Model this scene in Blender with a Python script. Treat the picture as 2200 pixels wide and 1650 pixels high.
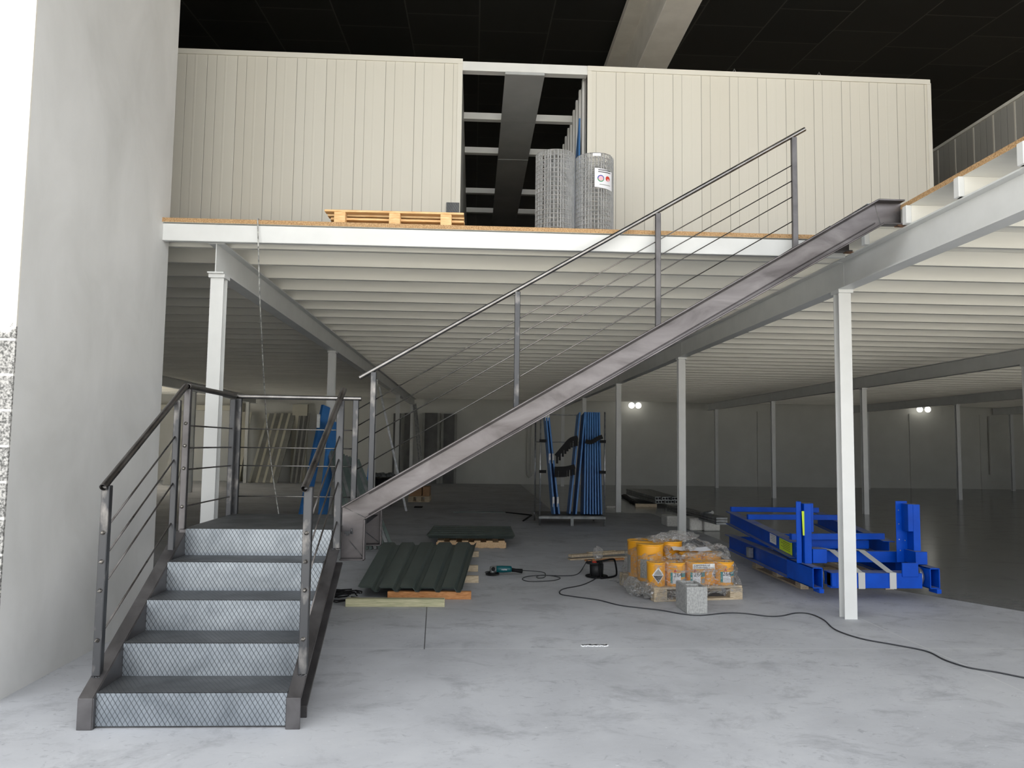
import bpy, bmesh, math, random
from mathutils import Vector, Matrix
random.seed(7)
for o in list(bpy.data.objects): bpy.data.objects.remove(o)
C = bpy.context.scene
COL = C.collection
V = Vector

# ------------------------------------------------------------------ camera
YAW, PIT, ROL = [math.radians(a) for a in (2.833, 4.474, 0.750)]
FPX, CH = 1683.2, 1.6
fw = V((math.sin(YAW)*math.cos(PIT), math.cos(YAW)*math.cos(PIT), math.sin(PIT)))
r0 = V((math.cos(YAW), -math.sin(YAW), 0)); u0 = r0.cross(fw)
rt = r0*math.cos(ROL) + u0*math.sin(ROL); up = u0*math.cos(ROL) - r0*math.sin(ROL)
cd = bpy.data.cameras.new('camera'); cam = bpy.data.objects.new('camera', cd); COL.objects.link(cam)
cd.sensor_width = 36; cd.lens = FPX/2200*36; cd.clip_end = 300
cam.matrix_world = Matrix(((rt.x, up.x, -fw.x, 0), (rt.y, up.y, -fw.y, 0), (rt.z, up.z, -fw.z, CH), (0, 0, 0, 1)))
C.camera = cam

# ------------------------------------------------------------------ world, light, exposure
w = bpy.data.worlds.new('world'); C.world = w; w.use_nodes = True
nt = w.node_tree; bg = nt.nodes['Background']
bg.inputs[0].default_value = (0.96, 0.98, 1.0, 1); bg.inputs[1].default_value = 1.0
sd = bpy.data.lights.new('sun', 'SUN'); sd.energy = 7.6; sd.angle = math.radians(1); sd.color = (1, .985, .95)
so = bpy.data.objects.new('sun', sd); COL.objects.link(so)
so.rotation_euler = V((0.15, -0.55, -0.82)).to_track_quat('-Z', 'Y').to_euler()
C.view_settings.view_transform = 'Standard'; C.view_settings.look = 'None'
C.view_settings.gamma = 1; C.view_settings.use_curve_mapping = False
C.view_settings.exposure = 1.38

# ------------------------------------------------------------------ helpers
def ray(x, y): return rt*(x-1100) + up*(825-y) + fw*FPX
def atZ(x, y, z=0.0):
    d = ray(x, y); return V((0, 0, CH)) + d*((z-CH)/d.z)
def atY(x, y, Y):
    d = ray(x, y); return V((0, 0, CH)) + d*(Y/d.y)

def tag(o, label=None, cat=None, group=None, kind=None):
    if label: o['label'] = label
    if cat: o['category'] = cat
    if group: o['group'] = group
    if kind: o['kind'] = kind
    return o

def empty(name, loc=(0, 0, 0), rz=0, label=None, cat=None, group=None):
    o = bpy.data.objects.new(name, None); COL.objects.link(o)
    o.location = loc; o.rotation_euler = (0, 0, rz); o.empty_display_size = .1
    return tag(o, label, cat, group)

class MB:
    def __init__(s): s.bm = bmesh.new(); s.mi = 0
    def face(s, vs):
        try:
            f = s.bm.faces.new(vs); f.material_index = s.mi; return f
        except ValueError: return None
    def quad(s, *pts): return s.face([s.bm.verts.new(p) for p in pts])
    def box(s, lo, hi, mat=None):
        x0, y0, z0 = lo; x1, y1, z1 = hi
        P = [V(p) for p in ((x0,y0,z0),(x1,y0,z0),(x1,y1,z0),(x0,y1,z0),(x0,y0,z1),(x1,y0,z1),(x1,y1,z1),(x0,y1,z1))]
        if mat: P = [mat @ p for p in P]
        v = [s.bm.verts.new(p) for p in P]
        for f in ((0,3,2,1),(4,5,6,7),(0,1,5,4),(1,2,6,5),(2,3,7,6),(3,0,4,7)): s.face([v[i] for i in f])
        return s
    def cbox(s, c, sz, mat=None):
        c = V(c); h = V(sz)/2; return s.box(c-h, c+h, mat)
    def ext(s, prof, p0, p1, upv=(0, 0, 1), caps=True):
        p0 = V(p0); p1 = V(p1); d = (p1-p0).normalized(); side = d.cross(V(upv)).normalized(); u = side.cross(d)
        a = [s.bm.verts.new(p0 + side*q[0] + u*q[1]) for q in prof]
        b = [s.bm.verts.new(p1 + side*q[0] + u*q[1]) for q in prof]
        n = len(prof)
        for i in range(n): s.face([a[i], a[(i+1) % n], b[(i+1) % n], b[i]])
        if caps: s.face(a[::-1]); s.face(b)
        return s
    def bar(s, p0, p1, wd, ht, upv=(0, 0, 1)):
        a, b = wd/2, ht/2
        return s.ext([(-a,-b),(a,-b),(a,b),(-a,b)], p0, p1, upv)
    def tube(s, pts, r, n=8, closed=False, caps=True):
        pts = [V(p) for p in pts]; rings = []; N = len(pts); ref = None
        for i, p in enumerate(pts):
            if closed: d = pts[(i+1) % N]-pts[i-1]
            else: d = pts[min(i+1, N-1)]-pts[max(i-1, 0)]
            d.normalize()
            if ref is None: ref = V((0, 0, 1)) if abs(d.z) < .9 else V((1, 0, 0))
            sd_ = d.cross(ref)
            if sd_.length < 1e-4: sd_ = d.cross(V((0, 1, 0)))
            sd_.normalize(); uu = sd_.cross(d); ref = uu
            rings.append([s.bm.verts.new(p + (sd_*math.cos(2*math.pi*k/n) + uu*math.sin(2*math.pi*k/n))*r) for k in range(n)])
        for i in range(N if closed else N-1):
            A = rings[i]; B = rings[(i+1) % N]
            for k in range(n):
                f = s.face([A[k], A[(k+1) % n], B[(k+1) % n], B[k]])
                if f and n > 6: f.smooth = True
        if caps and not closed: s.face(rings[0][::-1]); s.face(rings[-1])
        return s
    def lathe(s, prof, c=(0, 0, 0), n=28, axis='z'):
        c = V(c); rings = []
        for (r, z) in prof:
            ring = []
            for k in range(n):
                a = 2*math.pi*k/n
                if axis == 'z': p = V((r*math.cos(a), r*math.sin(a), z))
                elif axis == 'x': p = V((z, r*math.cos(a), r*math.sin(a)))
                else: p = V((r*math.cos(a), z, r*math.sin(a)))
                ring.append(s.bm.verts.new(c+p))
            rings.append(ring)
        for i in range(len(rings)-1):
            for k in range(n):
                f = s.face([rings[i][k], rings[i][(k+1) % n], rings[i+1][(k+1) % n], rings[i+1][k]])
                if f: f.smooth = True
        s.face(rings[0][::-1]); s.face(rings[-1]); return s
    def prism(s, pts, axis, a, b):
        def P(q, t):
            return V((t, q[0], q[1])) if axis == 'x' else (V((q[0], t, q[1])) if axis == 'y' else V((q[0], q[1], t)))
        A = [s.bm.verts.new(P(q, a)) for q in pts]; B = [s.bm.verts.new(P(q, b)) for q in pts]; n = len(pts)
        for i in range(n): s.face([A[i], A[(i+1) % n], B[(i+1) % n], B[i]])
        s.face(A[::-1]); s.face(B); return s
    def build(s, name, mats, parent=None, bevel=0, seg=1, loc=None):
        bmesh.ops.recalc_face_normals(s.bm, faces=s.bm.faces[:])
        me = bpy.data.meshes.new(name); s.bm.to_mesh(me); s.bm.free()
        for m in (mats if isinstance(mats, (list, tuple)) else [mats]): me.materials.append(m)
        o = bpy.data.objects.new(name, me); COL.objects.link(o)
        if parent: o.parent = parent
        if loc: o.location = loc
        if bevel:
            b = o.modifiers.new('bevel', 'BEVEL'); b.width = bevel; b.segments = seg; b.limit_method = 'ANGLE'; b.angle_limit = .6
        return o

ORD = ['first', 'second', 'third', 'fourth', 'fifth', 'sixth', 'seventh', 'eighth', 'ninth', 'tenth', 'eleventh', 'twelfth', 'thirteenth', 'fourteenth', 'fifteenth', 'sixteenth', 'seventeenth', 'eighteenth', 'nineteenth', 'twentieth']
def copy_tree(o, parent=None):
    c = o.copy(); COL.objects.link(c)
    if parent: c.parent = parent
    for ch in [x for x in bpy.data.objects if x.parent == o and x.name != c.name]: copy_tree(ch, c)
    return c

def hprof(wd, h, tf, tw):
    a, b, t = wd/2, h/2, tw/2
    return [(-a,-b),(a,-b),(a,-b+tf),(t,-b+tf),(t,b-tf),(a,b-tf),(a,b),(-a,b),(-a,b-tf),(-t,b-tf),(-t,-b+tf),(-a,-b+tf)]

# ------------------------------------------------------------------ materials
def ramp(nt, stops):
    r = nt.nodes.new('ShaderNodeValToRGB'); e = r.color_ramp.elements
    while len(e) < len(stops): e.new(.5)
    for i, (p, c) in enumerate(stops):
        e[i].position = p; e[i].color = (c, c, c, 1) if isinstance(c, (int, float)) else (*c, 1)
    return r
def newmat(name, col, rough=.6, metal=0., spec=.5):
    m = bpy.data.materials.new(name); m.use_nodes = True
    b = m.node_tree.nodes['Principled BSDF']
    b.inputs['Base Color'].default_value = (*col, 1); b.inputs['Roughness'].default_value = rough
    b.inputs['Metallic'].default_value = metal; b.inputs['Specular IOR Level'].default_value = spec
    return m, m.node_tree, b
def coord(nt, kind='Object', scale=(1, 1, 1), rot=(0, 0, 0)):
    t = nt.nodes.new('ShaderNodeTexCoord'); mp = nt.nodes.new('ShaderNodeMapping')
    mp.inputs['Scale'].default_value = scale; mp.inputs['Rotation'].default_value = rot
    nt.links.new(t.outputs[kind], mp.inputs[0]); return mp.outputs[0]
def noise(nt, vec, scale, detail=4, rough=.55, dist=0):
    n = nt.nodes.new('ShaderNodeTexNoise'); n.inputs['Scale'].default_value = scale
    n.inputs['Detail'].default_value = detail; n.inputs['Roughness'].default_value = rough
    n.inputs['Distortion'].default_value = dist
    nt.links.new(vec, n.inputs['Vector']); return n.outputs[0]
def mathn(nt, op, a, b=None, c=None):
    n = nt.nodes.new('ShaderNodeMath'); n.operation = op
    for i, v in enumerate((a, b, c)):
        if v is None: continue
        if isinstance(v, (int, float)): n.inputs[i].default_value = v
        else: nt.links.new(v, n.inputs[i])
    return n.outputs[0]
def mix(nt, fac, a, b, mode='MIX'):
    n = nt.nodes.new('ShaderNodeMix'); n.data_type = 'RGBA'; n.blend_type = mode
    for sock, v in ((n.inputs[0], fac), (n.inputs[6], a), (n.inputs[7], b)):
        if isinstance(v, (int, float)): sock.default_value = v
        elif isinstance(v, tuple): sock.default_value = (*v, 1)
        else: nt.links.new(v, sock)
    return n.outputs[2]
def bump(nt, b, h, st=.3, dist=.01):
    n = nt.nodes.new('ShaderNodeBump'); n.inputs['Strength'].default_value = st; n.inputs['Distance'].default_value = dist
    nt.links.new(h, n.inputs['Height']); nt.links.new(n.outputs[0], b.inputs['Normal'])
def sep(nt, vec):
    n = nt.nodes.new('ShaderNodeSeparateXYZ'); nt.links.new(vec, n.inputs[0]); return n.outputs
def vary(name, c1, c2, scale=5, rough=.6, metal=0., detail=4, stretch=(1, 1, 1), bmp=0, spec=.5, lo=.35, hi=.65, rvar=0, dist=0):
    m, nt, b = newmat(name, c1, rough, metal, spec)
    v = coord(nt, 'Object', stretch); n = noise(nt, v, scale, detail, dist=dist)
    r = ramp(nt, [(lo, c1), (hi, c2)]); nt.links.new(n, r.inputs[0]); nt.links.new(r.outputs[0], b.inputs['Base Color'])
    if bmp: bump(nt, b, n, bmp)
    if rvar: nt.links.new(mathn(nt, 'MULTIPLY_ADD', n, rvar, rough-rvar/2), b.inputs['Roughness'])
    return m

M = {}
M['white'] = vary('white_paint', (.64,.65,.64), (.69,.70,.69), 3, .42, spec=.4)
M['joist'] = vary('galvanised_white', (.74,.73,.68), (.82,.81,.755), 2, .34, .0, stretch=(.3, 3, 3), spec=.5)
M['render'] = vary('grey_render', (.58,.58,.565), (.70,.70,.69), 1.6, .85, detail=7, bmp=.08, lo=.3, hi=.7, stretch=(1, 1, .7), dist=.4)
M['black_roof'] = None
M['wall_back'] = vary('panel_wall', (.58,.58,.54), (.63,.63,.59), 1, .6)
M['chip'] = vary('chipboard', (.24,.125,.045), (.60,.40,.21), 110, .8, detail=3, bmp=.2, lo=.3, hi=.7)
M['pine'] = vary('pine', (.62,.36,.15), (.80,.55,.28), 6, .65, stretch=(1.5, 12, 12), dist=.6)
M['pine2'] = vary('pine_grain_deep', (.50,.32,.17), (.70,.50,.30), 6, .7, stretch=(12, 1.5, 12), dist=.6)
M['oldwood'] = vary('weathered_timber', (.38,.30,.20), (.60,.50,.36), 8, .75, stretch=(1.5, 10, 10), dist=.8)
M['redwood'] = vary('orange_timber', (.42,.17,.05), (.62,.30,.12), 8, .7, stretch=(1.5, 10, 10), dist=.8)
M['greenwood'] = vary('treated_timber', (.40,.40,.24), (.62,.58,.38), 6, .7, stretch=(1, 10, 14), dist=.5)
M['steel'] = vary('mill_scale_steel', (.080,.076,.078), (.185,.178,.182), 4, .42, .8, detail=8, lo=.3, hi=.75, rvar=.3, dist=.5)
M['stringer'] = vary('stringer_steel', (.085,.077,.078), (.20,.188,.192), 2.6, .40, .85, detail=8, lo=.3, hi=.72, rvar=.3, stretch=(.8, 1, 1.6), dist=1.2)
M['ground'] = vary('ground_weld_steel', (.075,.077,.082), (.32,.305,.29), 9, .42, .75, detail=6, lo=.54, hi=.76, stretch=(1, 1, .5))
M['rail'] = vary('steel_tube', (.075,.068,.064), (.17,.16,.155), 6, .3, .85, stretch=(1, 1, 1), rvar=.2)
M['railb'] = vary('bright_steel_tube', (.19,.182,.178), (.32,.31,.30), 6, .27, .95)
M['weld'] = vary('weld_bead', (.02,.018,.018), (.35,.33,.3), 60, .35, .8)
M['galv'] = vary('galvanised_steel', (.30,.31,.32), (.48,.49,.50), 14, .38, .8)
M['galvd'] = vary('dark_galvanised', (.16,.17,.17), (.30,.31,.31), 6, .45, .6)
M['wire'] = vary('bright_galvanised_wire', (.55,.56,.57), (.72,.73,.74), 14, .35, .55)
M['green'] = vary('green_sheet', (.085,.115,.105), (.15,.185,.172), 2.5, .42, .25, detail=7, stretch=(4, .7, 1), rvar=.25)
M['blue'] = vary('blue_paint', (.0, .056, .42), (.0,.072,.52), 5, .42, spec=.18)
M['blue2'] = vary('light_blue_lacquer', (.035,.15,.40), (.045,.19,.48), 5, .4)
M['plastic'] = newmat('black_plastic', (.010,.010,.011), .6, 0, .15)[0]
M['rubber'] = newmat('black_rubber', (.02,.02,.022), .6)[0]
M['cable'] = newmat('cable_sheath', (.035,.037,.042), .5)[0]
M['whitecable'] = vary('pale_rope', (.10,.10,.10), (.55,.55,.52), 30, .6)
M['teal'] = newmat('teal_housing', (.0,.085,.10), .4)[0]
M['paper'] = newmat('paper', (.75,.76,.80), .7)[0]
M['tape'] = vary('silver_label', (.55,.56,.56), (.75,.76,.75), 20, .5)
M['yellow'] = newmat('yellow_sticker', (.55,.75,.02), .5)[0]
M['strapw'] = newmat('white_strap', (.52,.53,.52), .5)[0]
M['styro'] = vary('polystyrene', (.62,.61,.57), (.75,.74,.70), 30, .8, bmp=.2)
M['block'] = vary('concrete_block', (.26,.265,.26), (.46,.465,.455), 55, .95, detail=5, bmp=.8, lo=.3, hi=.7)
M['facade'] = None
M['pail'] = newmat('yellow_pail', (.80,.36,.015), .35)[0]
M['pailtop'] = newmat('pail_rim', (.85,.42,.03), .35)[0]
M['red'] = newmat('red_mark', (.55,.04,.02), .5)[0]
M['tealp'] = newmat('teal_print', (.02,.25,.27), .5)[0]
M['greyp'] = newmat('grey_print', (.30,.31,.30), .5)[0]
M['ink'] = newmat('black_ink', (.02,.02,.022), .6)[0]
M['darkpanel'] = vary('dark_panel', (.09,.09,.088), (.13,.13,.125), 2, .5)
M['greypanel'] = vary('grey_panel', (.22,.22,.20), (.30,.30,.28), 2, .5)
M['cream'] = vary('cream_trim', (.55,.53,.44), (.62,.60,.50), 2, .5)
M['creamp'] = newmat('cream_trim_paint', (.66,.645,.58), .45)[0]
M['tray'] = vary('grey_tray', (.34,.355,.36), (.40,.415,.42), 2, .5, 0)
M['concbeam'] = vary('precast_beam', (.74,.71,.65), (.82,.79,.73), 3, .8)
M['card'] = vary('cardboard', (.35,.20,.10), (.45,.27,.15), 5, .8)
M['plaster'] = vary('white_filler', (.75,.77,.78), (.88,.89,.90), 60, .9, bmp=.5)
M['film'] = None

def dusty(m, col):
    nt = m.node_tree; b = nt.nodes['Principled BSDF']; src = b.inputs['Base Color'].links[0].from_socket
    g = nt.nodes.new('ShaderNodeNewGeometry'); z = sep(nt, g.outputs['Normal'])[2]
    k = mathn(nt, 'MULTIPLY', mathn(nt, 'GREATER_THAN', z, .75), ramp_n(nt)); nt.links.new(mix(nt, k, src, col), b.inputs['Base Color'])
def ramp_n(nt):
    r = ramp(nt, [(.30, .3), (.55, .85)]); nt.links.new(noise(nt, coord(nt), 4, 5), r.inputs[0]); return r.outputs[0]
dusty(M['blue'], (.26,.27,.28))

# emission for lamps
def emit(name, col, st):
    m = bpy.data.materials.new(name); m.use_nodes = True; nt = m.node_tree; nt.nodes.remove(nt.nodes['Principled BSDF'])
    e = nt.nodes.new('ShaderNodeEmission'); e.inputs[0].default_value = (*col, 1); e.inputs[1].default_value = st
    nt.links.new(e.outputs[0], nt.nodes['Material Output'].inputs[0]); return m
M['lamp'] = emit('lamp_glow', (1, .98, .90), 1.1)
M['lampwarm'] = emit('added_warm_glow', (1, .80, .48), 14)

# concrete floor (object coords are world metres)
def floor_mat():
    m, nt, b = newmat('concrete_floor', (.4, .4, .4), .6)
    v = coord(nt); s = sep(nt, v)
    base = ramp(nt, [(.30, (.425,.435,.46)), (.52, (.515,.527,.555)), (.72, (.585,.597,.62))])
    nt.links.new(noise(nt, v, .9, 8, .62, .3), base.inputs[0])
    sv = coord(nt, 'Object', (1, 1.35, 1), (0, 0, .25))
    st = ramp(nt, [(.52, 0), (.70, 1)]); nt.links.new(noise(nt, sv, 1.9, 10, .72, .5), st.inputs[0])
    c = mix(nt, mathn(nt, 'MULTIPLY', st.outputs[0], .55), base.outputs[0], (.21,.215,.235))
    # pale dusty smears
    pm = ramp(nt, [(.60, 0), (.78, 1)]); nt.links.new(noise(nt, coord(nt, 'Object', (1.1, 1.3, 1), (0, 0, -.5)), 2.3, 10, .74, .6), pm.inputs[0])
    c = mix(nt, mathn(nt, 'MULTIPLY', pm.outputs[0], .45), c, (.55,.56,.57))
    # scuffs: small dark scratches
    sc = ramp(nt, [(.58, 0), (.70, 1)]); nt.links.new(noise(nt, coord(nt, 'Object', (1.6, 2.2, 1), (0, 0, -.3)), 4.5, 8, .72, 1.4), sc.inputs[0])
    c = mix(nt, mathn(nt, 'MULTIPLY', sc.outputs[0], .50), c, (.22,.225,.25))
    s2 = ramp(nt, [(.60, 0), (.68, 1)]); nt.links.new(noise(nt, coord(nt, 'Object', (1.5, 2.6, 1), (0, 0, .6)), 5.5, 5, .6, 1.8), s2.inputs[0])
    ar = ramp(nt, [(.45, 0), (.6, 1)]); nt.links.new(noise(nt, v, .55, 2), ar.inputs[0])
    c = mix(nt, mathn(nt, 'MULTIPLY', mathn(nt, 'MULTIPLY', s2.outputs[0], ar.outputs[0]), .5), c, (.25,.255,.28))
    # specks of plaster
    sp = ramp(nt, [(.735, 0), (.75, 1)]); nt.links.new(noise(nt, coord(nt, 'Object', (1, 2, 1)), 26, 2, .5), sp.inputs[0])
    c = mix(nt, mathn(nt, 'MULTIPLY', sp.outputs[0], .8), c, (.72,.74,.75))
    # darker trampled dirt near the saw and the sheets
    # sealed (polished) bay
    e1 = mathn(nt, 'MULTIPLY_ADD', s[0], .86, mathn(nt, 'MULTIPLY', s[1], .51))      # normal to the diagonal edge
    m1 = mathn(nt, 'GREATER_THAN', e1, 8.75)
    m2 = mathn(nt, 'GREATER_THAN', s[0], 4.35); 
    m3 = mathn(nt, 'LESS_THAN', mathn(nt, 'ABSOLUTE', mathn(nt, 'ADD', s[0], -100)), 0)
    sealed = mathn(nt, 'MULTIPLY', m1, m2)
    far = mathn(nt, 'GREATER_THAN', s[1], 19.0)
    sealed = mathn(nt, 'MAXIMUM', sealed, mathn(nt, 'MULTIPLY', far, mathn(nt, 'GREATER_THAN', s[0], 2.0)))
    c = mix(nt, mathn(nt, 'MULTIPLY', sealed, .72), c, (.105,.105,.10))
    # saw-cut joints
    def line(co, pos, wd): return mathn(nt, 'LESS_THAN', mathn(nt, 'ABSOLUTE', mathn(nt, 'SUBTRACT', co, pos)), wd)
    jl = mathn(nt, 'MAXIMUM', line(s[1], 6.325, .0055), line(s[0], 3.715, .006))
    c = mix(nt, mathn(nt, 'MULTIPLY', jl, .8), c, (.62,.63,.63))
    dk = mathn(nt, 'MULTIPLY', line(mathn(nt, 'MULTIPLY_ADD', s[1], .045, s[0]), -.065, .004), mathn(nt, 'MULTIPLY', mathn(nt, 'GREATER_THAN', s[1], 6.3), mathn(nt, 'LESS_THAN', s[1], 8.2)))
    c = mix(nt, mathn(nt, 'MULTIPLY', dk, .9), c, (.05,.05,.05))
    nt.links.new(c, b.inputs['Base Color'])
    rg = mathn(nt, 'SUBTRACT', .62, mathn(nt, 'MULTIPLY', sealed, .46))
    rg = mathn(nt, 'ADD', rg, mathn(nt, 'MULTIPLY', st.outputs[0], .08)); nt.links.new(rg, b.inputs['Roughness'])
    bump(nt, b, noise(nt, v, 14, 6), .05)
    return m
M['floor'] = floor_mat()

def roof_mat():
    m, nt, b = newmat('black_roof_panels', (.01, .01, .01), .6)
    v = coord(nt, 'Object', (1, 1, 1), (0, 0, math.pi/2))
    br = nt.nodes.new('ShaderNodeTexBrick'); nt.links.new(v, br.inputs[0])
    br.inputs['Color1'].default_value = (.020,.021,.020, 1); br.inputs['Color2'].default_value = (.032,.033,.030, 1)
    br.inputs['Mortar'].default_value = (.085,.085,.08, 1); br.inputs['Scale'].default_value = 1
    br.inputs['Mortar Size'].default_value = .012; br.inputs['Brick Width'].default_value = 1.25; br.inputs['Row Height'].default_value = 1.2
    br.offset = .45
    nt.links.new(br.outputs[0], b.inputs['Base Color']); bump(nt, b, br.outputs[1], .6, .02); return m
M['black_roof'] = roof_mat()

def facade_mat():
    m, nt, b = newmat('facade', (.8, .78, .72), .8)
    v = coord(nt); s = sep(nt, v)
    br = nt.nodes.new('ShaderNodeTexBrick'); nt.links.new(coord(nt, 'Object', (1, 1, 1), (math.pi/2, 0, 0)), br.inputs[0])
    br.inputs['Scale'].default_value = 1; br.inputs['Brick Width'].default_value = .5; br.inputs['Row Height'].default_value = .222
    br.inputs['Mortar Size'].default_value = .008
    n = ramp(nt, [(.38, (.10,.10,.095)), (.62, (.50,.49,.47))]); nt.links.new(noise(nt, v, 70, 4), n.inputs[0])
    blk = mix(nt, br.outputs[1], n.outputs[0], (.66,.65,.62))
    edge = mathn(nt, 'MULTIPLY_ADD', noise(nt, v, 9, 5, .6), .35, mathn(nt, 'MULTIPLY_ADD', s[0], -.45, 0.80))
    mk = mathn(nt, 'GREATER_THAN', s[2], edge)
    nt.links.new(mix(nt, mk, blk, (.72,.695,.64)), b.inputs['Base Color']); return m
M['facade'] = facade_mat()

def checker_mat(c1=(.19,.215,.24), c2=(.36,.395,.43), rg=.30, mt=.75):
    m, nt, b = newmat('checker_plate', (.2, .2, .2), .4, mt)
    v = coord(nt); s = sep(nt, v)
    q = mathn(nt, 'DIVIDE', mathn(nt, 'ADD', s[1], s[2]), .046)
    p = mathn(nt, 'DIVIDE', s[0], .029)
    def fr(a): return mathn(nt, 'ABSOLUTE', mathn(nt, 'SUBTRACT', mathn(nt, 'FRACT', a), .5))
    l1 = mathn(nt, 'GREATER_THAN', fr(mathn(nt, 'ADD', p, q)), .42)
    l2 = mathn(nt, 'GREATER_THAN', fr(mathn(nt, 'SUBTRACT', p, q)), .42)
    ln = mathn(nt, 'MAXIMUM', l1, l2)
    base = ramp(nt, [(.3, c1), (.7, c2)]); nt.links.new(noise(nt, v, 3.5, 7, .6, .5), base.inputs[0])
    c = mix(nt, mathn(nt, 'MULTIPLY', l1, .8), base.outputs[0], (.055,.06,.068))
    c = mix(nt, mathn(nt, 'MULTIPLY', l2, .55), c, (.08,.088,.095))
    nt.links.new(c, b.inputs['Base Color'])
    bump(nt, b, ln, .7, .002)
    nt.links.new(mathn(nt, 'MULTIPLY_ADD', noise(nt, v, 6, 5), .25, rg), b.inputs['Roughness'])
    return m
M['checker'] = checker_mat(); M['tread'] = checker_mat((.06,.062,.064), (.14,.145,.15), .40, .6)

def partition_mat(name, c1, c2, axis=0, pitch=.345):
    m, nt, b = newmat(name, c1, .45)
    v = coord(nt); s = sep(nt, v)
    t = mathn(nt, 'DIVIDE', s[axis], pitch); fr = mathn(nt, 'FRACT', t)
    r = nt.nodes.new('ShaderNodeValToRGB'); r.color_ramp.interpolation = 'LINEAR'
    e = r.color_ramp.elements
    st = [(0, 0), (.015, 1), (.30, 1), (.31, .2), (.325, 1), (.58, 1), (.60, 1.3), (.64, 1.3), (.66, 1), (.985, 1), (1, 0)]
    while len(e) < len(st): e.new(.5)
    for i, (p, x) in enumerate(st): e[i].position = p; e[i].color = (x, x, x, 1)
    nt.links.new(fr, r.inputs[0])
    f2 = mathn(nt, 'FLOOR', t); wn = nt.nodes.new('ShaderNodeTexWhiteNoise'); wn.noise_dimensions = '1D'; nt.links.new(f2, wn.inputs[1])
    c = mix(nt, mathn(nt, 'MULTIPLY', wn.outputs[0], .5), c1, c2)
    d = mathn(nt, 'LESS_THAN', r.outputs[0], .5)
    c = mix(nt, mathn(nt, 'MULTIPLY', d, .7), c, tuple(x*.30 for x in c1))
    nt.links.new(c, b.inputs['Base Color']); bump(nt, b, r.outputs[0], .5, .008); return m
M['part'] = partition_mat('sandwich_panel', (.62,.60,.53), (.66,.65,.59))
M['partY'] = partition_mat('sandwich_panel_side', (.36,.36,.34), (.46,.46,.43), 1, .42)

def film_mat(dens=.55):
    m = bpy.data.materials.new('stretch_film'); m.use_nodes = True; nt = m.node_tree; nt.nodes.remove(nt.nodes['Principled BSDF'])
    tr = nt.nodes.new('ShaderNodeBsdfTransparent'); tr.inputs[0].default_value = (.95,.95,.95, 1)
    gl = nt.nodes.new('ShaderNodeBsdfGlossy'); gl.inputs[0].default_value = (.9,.9,.9, 1); gl.inputs[1].default_value = .16
    df = nt.nodes.new('ShaderNodeBsdfDiffuse'); df.inputs[0].default_value = (.85,.84,.82, 1)
    v = coord(nt, 'Object', (1, 1, 1.6)); n = noise(nt, v, 13, 7, .72, 2.4)
    r = ramp(nt, [(.40, .10), (.52, .28), (.60, .95)]); nt.links.new(n, r.inputs[0])
    bp = nt.nodes.new('ShaderNodeBump'); bp.inputs[0].default_value = 1; bp.inputs[1].default_value = .03; nt.links.new(n, bp.inputs['Height'])
    nt.links.new(bp.outputs[0], gl.inputs['Normal']); nt.links.new(bp.outputs[0], df.inputs['Normal'])
    a = nt.nodes.new('ShaderNodeMixShader'); a.inputs[0].default_value = .5; nt.links.new(gl.outputs[0], a.inputs[1]); nt.links.new(df.outputs[0], a.inputs[2])
    k = nt.nodes.new('ShaderNodeMixShader'); nt.links.new(mathn(nt, 'MULTIPLY', r.outputs[0], dens), k.inputs[0])
    nt.links.new(tr.outputs[0], k.inputs[1]); nt.links.new(a.outputs[0], k.inputs[2])
    nt.links.new(k.outputs[0], nt.nodes['Material Output'].inputs[0]); return m
M['film'] = film_mat(.75)

# ================================================================== THE SETTING
def struct(mb, name, mat, label=None):
    o = mb.build(name, mat); o['kind'] = 'structure'
    if label: o['label'] = label
    return o
YB = 32.6                                   # back wall
struct(MB().box((-16, -1.6, -.3), (27, 34, 0)), 'floor', M['floor'])
struct(MB().box((-70, -60, -.6), (70, 60, -.3)), 'ground', newmat('pale_paving', (.60,.56,.485), .9)[0])
mb = MB(); mb.box((-14.5, 5.02, 0), (-3.12, 5.30, 9.0)); mb.box((-3.12, 5.02, 0), (-2.868, 5.036, 9.0))
struct(mb, 'wall_front', M['facade'])
mb = MB(); mb.prism([(-2.868, 5.036), (-2.868, 7.36), (-3.12, 7.36), (-3.12, 5.036)], 'z', 0, 9.0)
struct(mb, 'wall_left', M['render'])
struct(MB().box((-14.5, YB, 0), (26, YB+.3, 12)), 'wall_back', M['wall_back'])
m = MB()       # side wall; unseen opening added to let daylight into the deep interior
m.box((-14.8, 5.3, 0), (-14.5, 23.5, 12)); m.box((-14.8, 28.5, 0), (-14.5, YB, 12)); m.box((-14.8, 23.5, 3.1), (-14.5, 28.5, 12)); struct(m, 'wall_left_far', M['wall_back'])
struct(MB().box((24.2, 4, 0), (24.5, YB, 12)), 'wall_right', M['wall_back'])
# roof rises away from the door
Z0, SL = 7.47, .098
YR = 2.0                                   # the hall opens to the forecourt behind the camera
mb = MB(); mb.prism([(YR, Z0+SL*YR), (YB+.3, Z0+SL*(YB+.3)), (YB+.3, Z0+.25+SL*(YB+.3)), (YR, Z0+.25+SL*YR)], 'x', -15, 26)
struct(mb, 'ceiling', M['black_roof'])
# pilasters and ledges on the back wall
for i, (x0, x1) in enumerate(((-9.6, -9.35), (-7.35, -6.75), (12.0, 12.35), (18.6, 18.95), (21.7, 22.0))):
    struct(MB().box((x0, YB-(.25 if x0 < 0 else .06), 0), (x1, YB, 3.16)), 'trim_%d' % (i+1), M['cream'] if x0 < 0 else M['wall_back'])
struct(MB().box((-14.4, YB-.35, 2.86), (-9.7, YB, 3.06)), 'trim_6', M['cream'])

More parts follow.
